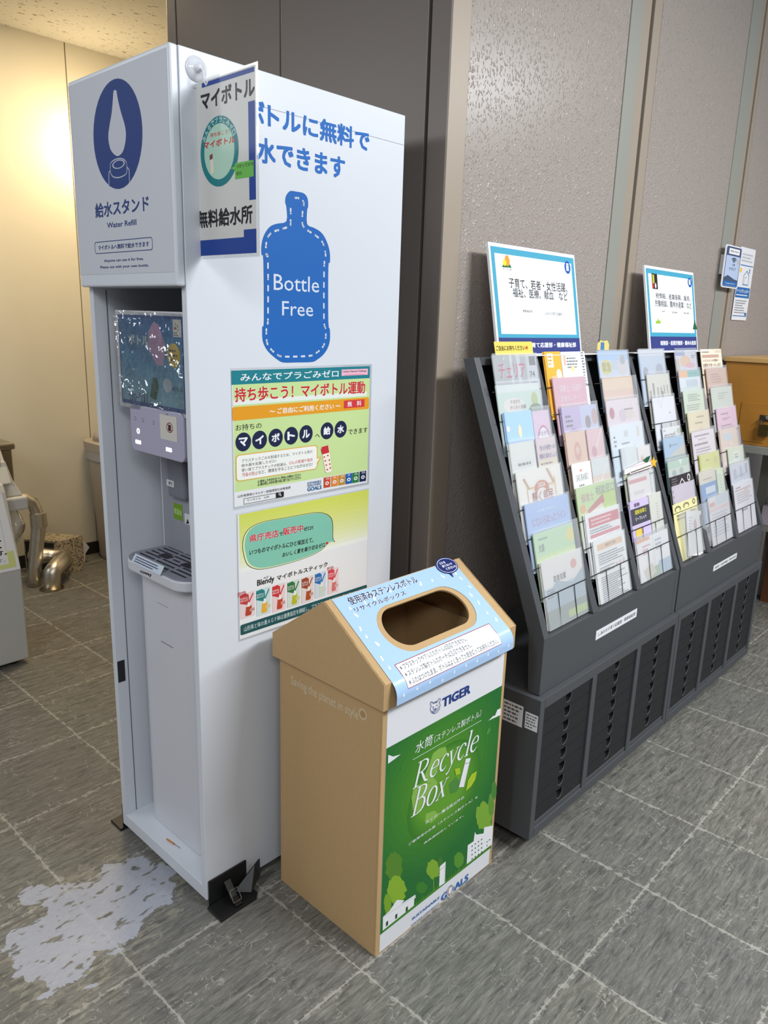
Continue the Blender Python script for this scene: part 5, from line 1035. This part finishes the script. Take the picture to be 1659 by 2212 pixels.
# fifth column
brochure(4, 7, 1457, 757, 1503, 758, (214, 210, 222), 'lilac, peach and pink leaflet in the fifth column, top row', [R_(0, 0, .45, .018, (150, 160, 196)), E_(.2, .018, .7, .06, (226, 190, 150)), E_(.45, .045, .9, .065, (222, 170, 176)), R_(0, .03, .15, .08, (206, 190, 170)), L_(.75, .015, .95, .03, 2)])
brochure(4, 6, 1466, 803, 1510, 798, (226, 230, 236), 'white leaflet with orange and teal top in the fifth column', [R_(0, 0, .4, .024, (236, 186, 130)), R_(.4, 0, 1, .024, (120, 186, 180)), L_(.5, .008, .95, .016, 1, (90, 150, 150)), R_(.3, .034, .85, .06, (196, 208, 218)), R_(0, .06, 1, .2, (210, 224, 220))])
brochure(4, 5, 1475, 844, 1518, 842, (214, 226, 204), 'pale green text leaflet with film sticking out, fifth column', [L_(.2, .012, .9, .04, 4, (120, 140, 120)), L_(.1, .05, .95, .075, 3, (150, 160, 146))], sleeve=(0.030, 0.003))
brochure(4, 4, 1485, 893, 1529, 884, (230, 218, 184), 'cream yellow leaflet in the fifth column, fifth row from the bottom', [L_(.4, .015, .95, .026, 1, (150, 140, 110)), L_(.3, .035, .7, .05, 1, (170, 156, 120)), E_(.45, .06, .7, .075, (222, 190, 150))], sleeve=(0.002, 0.002))
brochure(4, 3, 1494, 935, 1541, 925, (232, 222, 230), 'pale lilac leaflet with black headings in the fifth column', [L_(.1, .01, .9, .022, 1, (90, 80, 90)), L_(.25, .026, .75, .034, 1, (150, 140, 150)), L_(.06, .04, .9, .055, 1, (70, 62, 74)), L_(.1, .06, .9, .1, 4, (150, 140, 150))])
brochure(4, 2, 1510, 981, 1565, 972, (218, 216, 110), 'bright yellow leaflet in the fifth column, third row from the bottom', [R_(0, 0, .06, .2, (206, 204, 60)), L_(.3, .02, .5, .03, 1, (150, 146, 80)), R_(.7, .02, .9, .04, (206, 204, 96))], sleeve=(0.004, 0.004))
brochure(4, 1, 1509, 1020, 1544, 1013, (220, 212, 194), 'beige and blue leaflet left of a pale green one in the fifth column', [R_(0, .045, 1, .2, (80, 140, 200)), R_(.3, .06, .9, .085, (210, 220, 228)), L_(.2, .025, .8, .035, 1, (180, 140, 100))], sleeve=(0.0, 0.006))
brochure(4, 1, 1547, 1013, 1571, 1008, (214, 224, 196), 'narrow pale green leaflet in the fifth column, second row from the bottom', [L_(.3, .02, .7, .1, 7, (180, 190, 170))], sleeve=(0.002, 0.003))
brochure(4, 0, 1529, 1078, 1574, 1060, (220, 216, 218), 'grey white form in a frosted sleeve, bottom row of the fifth column', [R_(.05, .02, .3, .035, (216, 160, 150)), R_(0, .04, 1, .055, (222, 200, 198)), R_(.35, 0, 1, .035, (200, 206, 212)), L_(.1, .06, .9, .15, 8, (180, 184, 196))], sleeve=(0.006, 0.008))
# sixth column
brochure(5, 7, 1513, 755, 1557, 753, (232, 220, 200), 'cream harassment advice card with brown print, top row of the sixth column', [L_(.05, .008, .4, .016, 1, (140, 110, 96)), R_(.68, .005, .95, .015, (214, 200, 180)), R_(.04, .022, .85, .034, (196, 160, 146)), T_('ハラスメント対策の', .06, .040, .8, .05, (130, 90, 80)), T_('企業をサポートします', .04, .056, .9, .07, (130, 90, 80), .01)], sleeve=None)
brochure(5, 6, 1525, 797, 1567, 793, (216, 180, 160), 'salmon leaflet in the sixth column, second row from the top', [L_(.2, .02, .8, .06, 4, (180, 140, 126))])
brochure(5, 5, 1535, 837, 1582, 834, (208, 216, 206), 'grey green leaflet in the sixth column, third row from the top', [L_(.3, .02, .8, .05, 3, (170, 180, 170))])
brochure(5, 4, 1547, 883, 1588, 877, (228, 194, 214), 'pink leaflet with dark headings in the sixth column', [L_(.2, .018, .75, .03, 1, (150, 110, 140)), L_(.25, .038, .7, .05, 2, (150, 110, 140)), L_(.15, .065, .8, .085, 2, (140, 100, 130))], sleeve=(0.002, 0.004))
brochure(5, 3, 1554, 931, 1590, 921, (226, 208, 196), 'peach booklet with a blue label and film flap in the sixth column', [R_(.2, .018, .7, .045, (200, 212, 222)), E_(.5, .055, .7, .068, (232, 220, 210))], th=0.005, sleeve=(0.036, 0.006))
brochure(5, 2, 1572, 969, 1604, 962, (214, 224, 200), 'pale green leaflet with a white label in the sixth column, third row from the bottom', [R_(.3, .015, .75, .06, (226, 230, 224)), L_(.4, .025, .7, .045, 2)], sleeve=(0.004, 0.004))
brochure(5, 1, 1576, 1004, 1616, 995, (208, 210, 222), 'grey lilac leaflet in the sixth column, second row from the bottom', [R_(.15, .02, .3, .06, (180, 182, 196)), R_(.5, .015, .6, .06, (180, 182, 196)), R_(.8, .01, .9, .05, (166, 168, 184)), L_(.3, .045, .8, .055, 1, (160, 160, 176))])
brochure(5, 0, 1584, 1046, 1624, 1035, (232, 228, 232), 'white printed sheet in the bottom row of the sixth column', [L_(.1, .012, .5, .022, 1), R_(.05, .024, .9, .03, (214, 170, 170)), L_(.1, .035, .9, .08, 5, (170, 166, 176)), R_(.5, .03, .75, .07, (218, 200, 200)), L_(.3, .1, .7, .12, 1, (130, 130, 150))], sleeve=(0.002, 0.002))
# little tags
tg = thing('star_tag', 'two narrow white tag cards with a yellow star clipped in the third column', 'tag', (0, 0, 0))
O_ = Vector((0, WY+DY*2+0.0025, WZ+DZ*2)); A = Art(WORLD, O_, (1, 0, 0), tuple(LT), lift=0.0)
m = MB(); m.prism([A.w(A.P(p)) for p in ((1349, 1026), (1349, 1013), (1400, 990), (1402, 1003))], LN*-0.0006, PAPER); m.build('tag_card', tg)
m = MB(); m.prism([A.w(A.P(p), 0.0012) for p in ((1360, 1025), (1361, 1011), (1405, 996), (1408, 1009))], LN*-0.0006, PAPER); m.build('tag_card', tg)
st = [(1411+(11 if i % 2 == 0 else 5)*cos(pi/2+i*pi/5)*0.75, 999-(13 if i % 2 == 0 else 6)*sin(pi/2+i*pi/5)) for i in range(10)]
m = MB(); m.prism([A.w(A.P(p), 0.002) for p in st], LN*-0.0006, ink((226, 172, 50))); m.build('star', tg)
m = MB(); m.prism([A.w(A.P(p), 0.0016) for p in ((1389, 997), (1395, 988), (1404, 984), (1402, 992), (1398, 999))], LN*-0.0005, ink((30, 86, 60))); m.build('leaf', tg)
A.h = 0.0016; A.line([(1362, 1021), (1405, 1005)], 0.004, (110, 100, 90)); A.line([(1360, 1025), (1408, 1009)], 0.0009, (170, 60, 50)); A.line([(1361, 1011), (1405, 996)], 0.0009, (170, 60, 50)); A.line([(1350, 1013), (1398, 991)], 0.0008, (50, 60, 50)); A.build('tag_print', tg)
A = Art(WORLD, Vector((0, WY+DY*7+0.008, WZ+DZ*7)), (1, 0, 0), tuple(LT))
m = MB(); m.prism([A.w(A.P(p), 0.0) for p in ((1290, 756), (1291, 742), (1298, 735), (1304, 737), (1312, 735), (1316, 744), (1315, 756))], LN*-0.0008, ink((214, 196, 120))); m.prism([A.w(A.P(p), 0.0006) for p in ((1297, 756), (1298, 739), (1305, 740), (1305, 756))], LN*-0.0006, ink((70, 120, 170)))
tag(m.build('tag_card'), 'tiny yellow and blue tag card poking up above the third column top pocket', 'tag')

# ================================================================ information signs on top of the racks
SGT = radians(11); ST = Vector((0, sin(SGT), cos(SGT))); SGN = Vector((0, -cos(SGT), sin(SGT)))
FOAM = mat('white_foam_board', (232, 232, 234), 0.5)
def info_sign(label, z, bl, tr_, x0):
    t = thing('information_sign', label, 'sign', (0, 0, 0), group='information signs on the racks')
    A = Art(WORLD, (0, 1.186, 1.3068), (1, 0, 0), tuple(ST), lift=0.0002).z(*z)
    a, b = A.P(bl), A.P(tr_); a = (a[0], 0.0)
    MB().prism([A.w((a[0], a[1]), -0.008), A.w((b[0], a[1]), -0.008), A.w((b[0], a[1]), 0), A.w((a[0], a[1]), 0)], ST*(b[1]-a[1]), FOAM).build('board', t, bevel=0.0008)
    return t, A, a, b
t, A, a, b = info_sign('larger white sign with teal border standing on the nearer brochure rack', (990, 500, 0.20494), (420, 1285), (1222, 250), 0)
MB().box(a[0]+0.02, 2.40, 1.150, 1.178, 1.3062, 1.3085, FOAM).build('foot_strip', t)
TE = (70, 160, 188); NV = (54, 62, 124)
def corners(A, TL, TR, BR, BL): p = [A.P(q) for q in (TL, TR, BR, BL)]; return ((p[0][0]+p[3][0])/2, (p[2][1]+p[3][1])/2), ((p[1][0]+p[2][0])/2, (p[0][1]+p[1][1])/2)
c0, c1 = corners(A, (393, 148), (1213, 262), (1292, 1118), (495, 1118)); A.uvrect((a[0]+0.008, 0.012), (b[0]-0.008, b[1]-0.010), TE)
w0 = A.P((512, 1080))[1]; A.uvrect((a[0]+0.024, w0), (b[0]-0.024, b[1]-0.027), (240, 240, 242)); A.uvrect((a[0]+0.008, 0.004), (b[0]-0.008, A.P((500, 1120))[1]), NV)
A.text('子育て、若者・女性活躍、', (537, 592), (1142, 548), BLACK, 0.012); A.text('福祉、医療、献血　など', (578, 692), (1148, 645), BLACK, 0.012)
A.text('しあわせ子育て応援部・健康福祉部', (545, 1228), (1238, 1168), WHITE, 0.025)
A.ell((1118, 375), (1180, 385), (1148, 312), (1150, 447), (30, 84, 172)); A.text('i', (1138, 414), (1160, 338), WHITE, 0.03)
A.poly([(458, 376), (478, 338), (545, 350), (562, 384)], (28, 110, 60)); A.ell((489, 315), (541, 322), (512, 250), (515, 365), (232, 150, 50)); A.ell((469, 328), (507, 332), (488, 297), (488, 362), (240, 214, 40))
A.text('子育てするなら山形県', (465, 405), (562, 392), (60, 60, 70), 0.0)
A.text('健康福祉部', (680, 852), (778, 828), (50, 50, 54), 0.0); A.text('しあわせ子育て応援部', (908, 882), (1088, 857), (50, 50, 54), 0.0)
A.build('sign_print', t)
t, A, a, b = info_sign('smaller white sign with teal border standing on the farther brochure rack', (1300, 500, 0.21640), (482, 1165), (913, 412), 0)
MB().box(2.45, b[0]+0.03, 1.150, 1.178, 1.3062, 1.3085, FOAM).build('foot_strip', t)
A.uvrect((a[0]+0.008, 0.012), (b[0]-0.008, b[1]-0.010), TE); w0 = A.P((540, 1008))[1]; A.uvrect((a[0]+0.024, w0), (b[0]-0.024, b[1]-0.027), (240, 240, 242)); A.uvrect((a[0]+0.008, 0.004), (b[0]-0.008, A.P((528, 1048))[1]), NV)
A.text('税情報、産業振興、雇用、', (540, 668), (882, 646), BLACK, 0.012); A.text('労働相談、農林水産業　など', (533, 748), (893, 712), BLACK, 0.012); A.text('総務部・産業労働部・農林水産部', (587, 1137), (938, 1090), WHITE, 0.025)
A.ell((857, 508), (896, 512), (875, 462), (876, 558), (30, 84, 172)); A.text('i', (868, 532), (884, 482), WHITE, 0.03)
A.rect((505, 572), (550, 425), (34, 30, 32)); A.rect((508, 566), (521, 520), (190, 40, 40)); A.rect((508, 516), (520, 432), (206, 190, 60)); A.ell((530, 545), (544, 547), (537, 515), (537, 568), WHITE)
A.text('総務部', (600, 805), (632, 791), (60, 60, 64)); A.text('産業労働部', (700, 817), (752, 802), (60, 60, 64)); A.text('農林水産部', (817, 824), (868, 810), (60, 60, 64))
A.poly([(538, 920), (540, 890), (552, 895), (560, 862), (570, 895), (582, 880), (588, 920)], (150, 190, 50)); A.poly([(908, 978), (925, 880), (952, 978)], (30, 96, 60))
A.build('sign_print', t)

# ================================================================ notices on the wall stile
YN = YW-0.004
A = Art(WORLD, (0, YN, 0), (1, 0, 0), (0, 0, 1), lift=0.0006).z(1300, 500, 0.21640)
t = thing('wall_notice', 'white cooling shelter notice with a blue band on the textured wall', 'notice', (0, 0, 0))
a, b = A.P((1292, 882)), A.P((1538, 186)); a = (A.P((1300, 700))[0]+0.02, a[1]); MB().box(a[0], b[0], YN-0.0004, YN, a[1], b[1], PAPER).build('sheet', t)
w = b[0]-a[0]; h = b[1]-a[1]
V = lambda p, q: (a[0]+w*p, a[1]+h*q)
CB = (48, 108, 176)
A.uvrect(V(.03, .315), V(.97, .46), CB); A.uvline([V(.05, .76), V(.97, .76)], 0.004, CB); A.uvline([V(.05, .06), V(.97, .06)], 0.004, CB)
A.uvtext('クーリングシェルター', V(.06, .385), V(.94, .435), WHITE, 0.02); print_lines(A, V(.1, .335), V(.9, .37), 1, WHITE)
A.uvline([V(.42, .5), V(.42, .62), V(.6, .69), V(.78, .62), V(.78, .5), V(.42, .5)], 0.004, CB); A.uvline([V(.5, .5), V(.5, .6), V(.62, .6)], 0.002, CB); A.uvline([V(.72, .72), V(.82, .66)], 0.004, CB); A.uvline([V(.82, .72), V(.72, .66)], 0.004, CB)
A.uvrect(V(.1, .66), V(.24, .72), (232, 190, 90)); print_lines(A, V(.1, .09), V(.9, .29), 6, (130, 134, 144)); print_lines(A, V(.15, .8), V(.9, .93), 3, (176, 180, 186)); A.uvrect(V(.82, .07), V(.96, .11), CB)
A.build('notice_print', t)
t = thing('wifi_notice', 'blue wifi notice plate with mountain picture, overlapping the cooling shelter notice', 'notice', (0, 0, 0))
YN2 = YW-0.030
A = Art(WORLD, (0, YN2, 0), (1, 0, 0), (0, 0, 1), lift=0.0006).z(1300, 500, 0.21640)
a, b = A.P((1210, 575)), A.P((1385, 130)); a = (A.P((1230, 350))[0]-0.015, A.P((1275, 565))[1]); b = (A.P((1373, 350))[0]+0.012, A.P((1330, 145))[1])
MB().prism([A.w(p, -0.004) for p in A.rr(a, b, 0.012)], (0, -0.004, 0), mat('plate_white', (232, 232, 236), 0.35)).build('plate', t)
MB().box(a[0]+0.02, b[0]-0.02, YN2+0.004, YW-0.0047, b[1]-0.12, b[1]-0.04, mat('mount_white', (210, 210, 212))).build('spacer', t)
w = b[0]-a[0]; h = b[1]-a[1]
A.uvpoly(A.rr(V(.05, .03), V(.95, .97), 0.010), (72, 82, 116)); A.uvpoly(A.rr(V(.08, .045), V(.92, .76), 0.006), (178, 194, 222)); A.uvrect(V(.08, .05), V(.92, .17), (44, 104, 170))
A.uvpoly([V(.08, .16), V(.08, .24), V(.3, .30), V(.5, .26), V(.7, .22), V(.92, .2), V(.92, .16)], (70, 84, 110)); A.uvrect(V(.2, .80), V(.84, .93), WHITE); A.uvtext('FREE Wi-Fi', V(.27, .84), V(.78, .89), (50, 50, 60), 0.02)
A.uvtext('YMGT', V(.3, .42), V(.74, .485), (60, 66, 90), 0.0); A.uvtext('Yamagata Prefecture', V(.2, .09), V(.8, .12), WHITE, 0.01)
for i, r in enumerate((.05, .11, .17)):
    A.uvline([V(.55+r*1.1*cos(radians(q)), .60+r*0.65*sin(radians(q))) for q in range(40, 145, 12)], 0.0045, (50, 54, 70))
A.uvrect(V(.5, .53), V(.53, .58), (60, 66, 90)); A.uvrect(V(.58, .53), V(.63, .58), (60, 66, 90)); A.uvrect(V(.78, .58), V(.85, .68), (200, 170, 110))
A.build('plate_print', t)

# ================================================================ wooden locker on its stand, at the far end
WOOD = mat('varnished_wood', (176, 120, 46), 0.4, vary=0.10, vscale=7, stretch=(1, 1, 9), coat=0.15); WOODT = mat('wood_top', (196, 156, 96), 0.4, vary=0.08, vscale=7, stretch=(8, 1, 1)); WOODL = mat('pale_plywood', (206, 162, 104), 0.5); WOODD = mat('dark_wood_board', (98, 58, 30), 0.5); STAND = mat('grey_steel_stand', (138, 138, 130), 0.45)
XL = 3.65
lk = thing('wooden_locker', 'orange-brown wooden locker with a padlocked hatch beyond the racks', 'locker')
MB().box(XL, 4.3, 0.60, 1.268, 0.885, 1.252, WOOD).build('body', lk, bevel=0.002)
MB().box(XL-0.012, 4.32, 0.585, 1.274, 1.252, 1.272, WOODT).build('top_board', lk, bevel=0.002)
hd = MB().box(XL-0.003, XL+0.0, 1.055, 1.172, 0.90, 1.075, WOOD).build('hatch', lk, bevel=0.001)
hs2 = MB().box(XL-0.006, XL-0.003, 1.035, 1.085, 1.0, 1.026, mat('hasp_steel', (150, 148, 140), 0.3, metal=1.0)); hs2.tube([(XL-0.006, 1.062, 1.013), (XL-0.028, 1.062, 1.013)], 0.011, mat('hasp_steel'), 12); hs2.build('hasp', hd)
pdl = MB().rprism(XL-0.032, XL-0.012, 1.03, 1.078, 0.935, 0.985, 0.006, mat('brass_padlock', (120, 104, 60), 0.35, metal=0.9)); pdl.tube([(XL-0.02, 1.038, 0.982), (XL-0.02, 1.038, 1.005), (XL-0.02, 1.054, 1.016), (XL-0.02, 1.07, 1.005), (XL-0.02, 1.07, 0.982)], 0.004, mat('hasp_steel'), 8); pdl.build('padlock', hd)
sd = thing('steel_stand', 'grey steel stand with a shelf carrying the wooden locker', 'stand')
MB().box(XL-0.02, 4.3, 0.58, 1.275, 0.850, 0.8845, STAND).build('top_frame', sd, bevel=0.002)
for yy in (1.10, 0.60):
    for xx in (3.98, 4.24): MB().box(xx, xx+0.04, yy, yy+0.045, 0.0, 0.850, STAND).build('leg', sd, bevel=0.002)
MB().box(3.90, 4.29, 0.62, 1.27, 0.44, 0.462, STAND).build('shelf', sd)
tag(MB().box(3.93, 4.2, 0.70, 1.095, 0.463, 0.56, mat('lilac_paper_stack', (196, 184, 196), 0.6)).build('paper_stack', bevel=0.002), 'stack of pale lilac paper on the shelf of the grey steel stand', 'paper')
pb = MB().box(4.16, 4.23, 0.76, 1.058, 0.0, 0.42, WOODL).box(4.155, 4.235, 1.058, 1.098, 0.0, 0.42, WOODD); tag(pb.build('wooden_box'), 'low plywood box with a dark wooden end under the grey steel stand', 'box')

# ================================================================ alcove behind the water stand
PLG = mat('pale_grey_plastic', (198, 196, 190), 0.4); GRYL = mat('grey_ring', (120, 122, 122), 0.4); FOIL = mat('foil_pipe_wrap', (222, 214, 200), 0.34, metal=1.0, bump=(40, 0.5, 0.004)); BAG = film('thin_bag', 0.2, 0.35, 0.2, wob=0.6)
# collection machine with notice
BXM = 1.108; BYM = 2.95
cm = thing('collection_box', 'pale grey collection machine with a white notice, at the left edge', 'collection box', (0, 0, 0))
MB().prism([(0.45, BYM, 0.02), (0.45, BYM, 0.405), (0.45, 3.032, 0.694), (0.45, 3.05, 0.725), (0.45, 3.40, 0.725), (0.45, 3.40, 0.02)], (BXM-0.45, 0, 0), PLG).build('body', cm, bevel=0.006)
for x in (0.5, 1.06): MB().tube([(x, 3.0, 0), (x, 3.0, 0.022)], 0.02, BLKMETAL, 12).build('foot', cm)
MB().prism([(0.45, 3.07, 0.715), (0.45, 3.18, 0.875), (0.45, 3.22, 0.93), (0.45, 3.40, 0.95), (0.45, 3.40, 0.715)], (1.151-0.45, 0, 0), PLG).build('hood', cm, bevel=0.008)
MB().box(1.0, 1.200, 3.055, 3.34, 0.606, 0.660, PLG).build('side_shelf', cm, bevel=0.008)
MB().prism([(1.10, 3.08, 0.66), (1.192, 3.08, 0.66), (1.165, 3.10, 0.725), (1.15, 3.12, 0.80), (1.10, 3.12, 0.80)], (0, 0.2, 0), PLG).build('shoulder', cm, bevel=0.006)
hn = Vector((0, -0.16, 0.11)).normalized(); hc = Vector((1.068, 3.132, 0.806))
MB().tube([hc-hn*0.004, hc+hn*0.006], [0.068, 0.064], GRYL, 28).tube([hc+hn*0.0055, hc+hn*0.0065], [0.05, 0.05], mat('dark_slot'), 24).build('round_opening', cm)
A = Art(WORLD, (0, BYM, 0.405), (1, 0, 0), (0, 0.082, 0.289), lift=0.0012)
VL = 0.298
nb = MB().add([A.w((0.62, -0.004)), A.w((1.104, -0.004)), A.w((1.092, VL)), A.w((0.62, VL))], [(0, 1, 2, 3)], PAPER).build('notice', cm)
A.h = 0.0016; A.uvrect((0.62, 0.008), (1.092, 0.072), (206, 214, 140)); A.uvrect((0.62, 0.250), (1.074, 0.285), (226, 224, 180)); A.uvrect((0.62, 0.025), (1.066, 0.270), (228, 228, 232)); A.uvline([(1.066, 0.075), (1.066, 0.268)], 0.002, (190, 200, 200))
A.uvtext('れて', (0.985, 0.088), (1.055, 0.122), BLACK, 0.03); A.uvtext('いです。', (0.985, 0.060), (1.066, 0.080), BLACK, 0.025); A.uvtext('います。', (0.985, 0.034), (1.056, 0.049), (120, 130, 150), 0.0); A.uvtext('♥', (1.028, 0.140), (1.046, 0.158), (170, 190, 196))
A.build('notice_print', nb)
def bagpt(a, b):
    t = 2*pi*a; r = (0.30+0.70*sin(pi*min(1, 0.16+0.84*b)))*(1+0.09*sin(5*t+6*b)+0.05*sin(9*t-3*b))
    return (1.150+0.062*r*cos(t), 3.19+0.12*r*sin(t), 0.604-0.175*b)
q = MB().grid(bagpt, 28, 12, BAG); tag(q.build('plastic_bag', smooth=True), 'clear plastic bag hanging under the shelf of the grey collection machine', 'bag')
sk = thing('steel_sink', 'corner of a stainless steel sink behind the grey collection machine', 'sink')
STS = mat('stainless', (176, 168, 150), 0.28, metal=1.0)
p0 = WORLD.hit(34, 962, (0, 3.75, 0), Vector((0, 1, 0)))
MB().box(0.92, p0.x, 3.75, 4.137, p0.z-0.02, p0.z+0.012, STS).build('rim', sk, bevel=0.01)
MB().box(0.94, p0.x-0.012, 3.77, 4.13, p0.z-0.20, p0.z-0.02, STS).build('basin', sk, bevel=0.006)
MB().tube([(p0.x-0.25, 4.05, p0.z+0.01), (p0.x-0.25, 4.05, p0.z+0.16), (p0.x-0.18, 4.0, p0.z+0.16), (p0.x-0.03, 3.92, p0.z+0.05)], 0.012, STS, 10).build('tap', sk)
def px(x, y, Y): return WORLD.hit(x, y, (0, Y, 0), Vector((0, 1, 0)))
f0 = WORLD.hit(112, 1272, (0, 0, 0), Vector((0, 0, 1)))
pp = thing('insulated_pipe', 'silver foil wrapped pipe rising from the floor behind the grey machine', 'pipe')
Yp = f0.y; R_P = 0.031
a, b, c = px(112, 1232, Yp), px(140, 1222, Yp+0.06), px(84, 1215, Yp)
MB().tube([(f0.x, f0.y, 0), (a.x, Yp, a.z-0.02), (a.x+0.004, Yp, a.z-0.005), (a.x+0.02, Yp+0.01, a.z+0.004), (a.x+0.10, Yp+0.09, a.z+0.012), (a.x+0.13, Yp+0.14, a.z+0.012), (a.x+0.06, Yp+0.20, a.z+0.02), (a.x-0.02, Yp+0.18, a.z+0.03)], 0.042, FOIL, 18).build('lower_bend', pp, smooth=True)
v0 = px(84, 1220, Yp+0.1); v1 = px(84, 1130, Yp+0.1); v2 = px(74, 1085, Yp+0.1)
MB().tube([(v0.x-0.03, Yp+0.1, 0.0), (v0.x-0.02, Yp+0.1, v0.z), (v1.x, Yp+0.1, v1.z), (v1.x-0.004, Yp+0.1, v1.z+0.05), (v2.x-0.01, Yp+0.1, v2.z), (v2.x-0.05, Yp+0.1, v2.z+0.025), (v2.x-0.12, Yp+0.1, v2.z+0.02)], [R_P*1.1, R_P*1.1, R_P*1.15, R_P, R_P, R_P, R_P], FOIL, 16).build('riser', pp, smooth=True)
MB().tube([(v1.x-0.001, Yp+0.1, v1.z-0.02), (v1.x-0.002, Yp+0.1, v1.z+0.055)], R_P*1.3, FOIL, 16).build('collar', pp)
MB().lathe([(0.06, 0.0), (0.06, 0.004), (0.044, 0.006)], STS, c=(f0.x, f0.y)).build('floor_flange', pp)
# terrazzo block
GRAN = bpy.data.materials.new('speckled_stone'); GRAN.use_nodes = True; N, L = nodes(GRAN); tc = N.new('ShaderNodeTexCoord'); vv = N.new('ShaderNodeTexNoise'); vv.inputs['Scale'].default_value = 100; vv.inputs['Detail'].default_value = 5; L.new(tc.outputs['Object'], vv.inputs['Vector'])
rr = N.new('ShaderNodeValToRGB'); rr.color_ramp.elements[0].position = 0.38; rr.color_ramp.elements[0].color = rgb((92, 78, 60)); rr.color_ramp.elements[1].position = 0.52; rr.color_ramp.elements[1].color = rgb((178, 164, 140)); L.new(vv.outputs['Fac'], rr.inputs[0]); L.new(rr.outputs[0], N['Principled BSDF'].inputs['Base Color']); N['Principled BSDF'].inputs['Roughness'].default_value = 0.5
g0 = WORLD.hit(131, 1245, (0, 0, 0), Vector((0, 0, 1))); g1 = WORLD.hit(184, 1230, (0, 0, 0), Vector((0, 0, 1))); gw = (g1-g0); gl = Vector((-0.11, 0.17, 0))
gh = 0.195
gb = thing('stone_block', 'speckled stone block on the floor beside the silver pipe', 'block')
P4 = [g0, g1, g1+gl, g0+gl]; MB().prism([tuple(p) for p in P4], (0, 0, gh), GRAN).build('block', gb, bevel=0.002)
pl_ = MB().prism([tuple(g0+gl*0.12+Vector((-0.003, -0.001, 0.03))), tuple(g0+gl*0.95+Vector((-0.003, -0.001, 0.03))), tuple(g0+gl*0.95+Vector((-0.003, -0.001, gh-0.012))), tuple(g0+gl*0.12+Vector((-0.003, -0.001, gh-0.012)))], (0.002, 0.001, 0), BLKMETAL); pl_.build('dark_recess', gb)
wc = [g1+Vector((0.02, 0.05, 0.05))+Vector((0.02*k, 0.015*k, 0)) for k in range(2)]
m = MB(); m.prism([(g1.x+0.012, g1.y+0.07, 0.035), (g1.x+0.012, g1.y+0.07, 0.14), (g1.x+0.05, g1.y+0.09, 0.13), (g1.x+0.085, g1.y+0.11, 0.085), (g1.x+0.05, g1.y+0.09, 0.06), (g1.x+0.035, g1.y+0.08, 0.0), (g1.x+0.02, g1.y+0.075, 0.0)], (-0.004, 0.006, 0), PAPER); tag(m.build('paper_board'), 'curved white board leaning behind the speckled stone block', 'board')
# waste bin
bn = thing('waste_bin', 'beige bin with a domed lid and bag, half hidden by the water stand', 'bin')
bc = WORLD.hit(262, 1206, (0, 0, 0), Vector((0, 0, 1))); bc = Vector((bc.x+0.03, bc.y+0.03, 0))
BINM = mat('beige_plastic', (172, 160, 146), 0.5)
zt = px(186, 972, bc.y).z; 
MB().lathe([(0.105, 0.0), (0.112, 0.02), (0.135, zt-0.02)], BINM, c=(bc.x, bc.y), p=4, n=32).build('body', bn, smooth=False)
MB().lathe([(0.140, zt-0.075), (0.150, zt-0.06), (0.148, zt-0.01)], BAG, c=(bc.x, bc.y), p=4, n=32).build('bag_rim', bn)
MB().lathe([(0.152, zt-0.012), (0.156, zt+0.035), (0.150, zt+0.04)], BINM, c=(bc.x, bc.y), p=4, n=32).build('lid_rim', bn)
MB().lathe([(0.128, zt+0.04), (0.122, zt+0.075), (0.098, zt+0.108), (0.06, zt+0.126), (0.01, zt+0.132)], BINM, c=(bc.x, bc.y), n=28).build('dome_lid', bn, smooth=True)
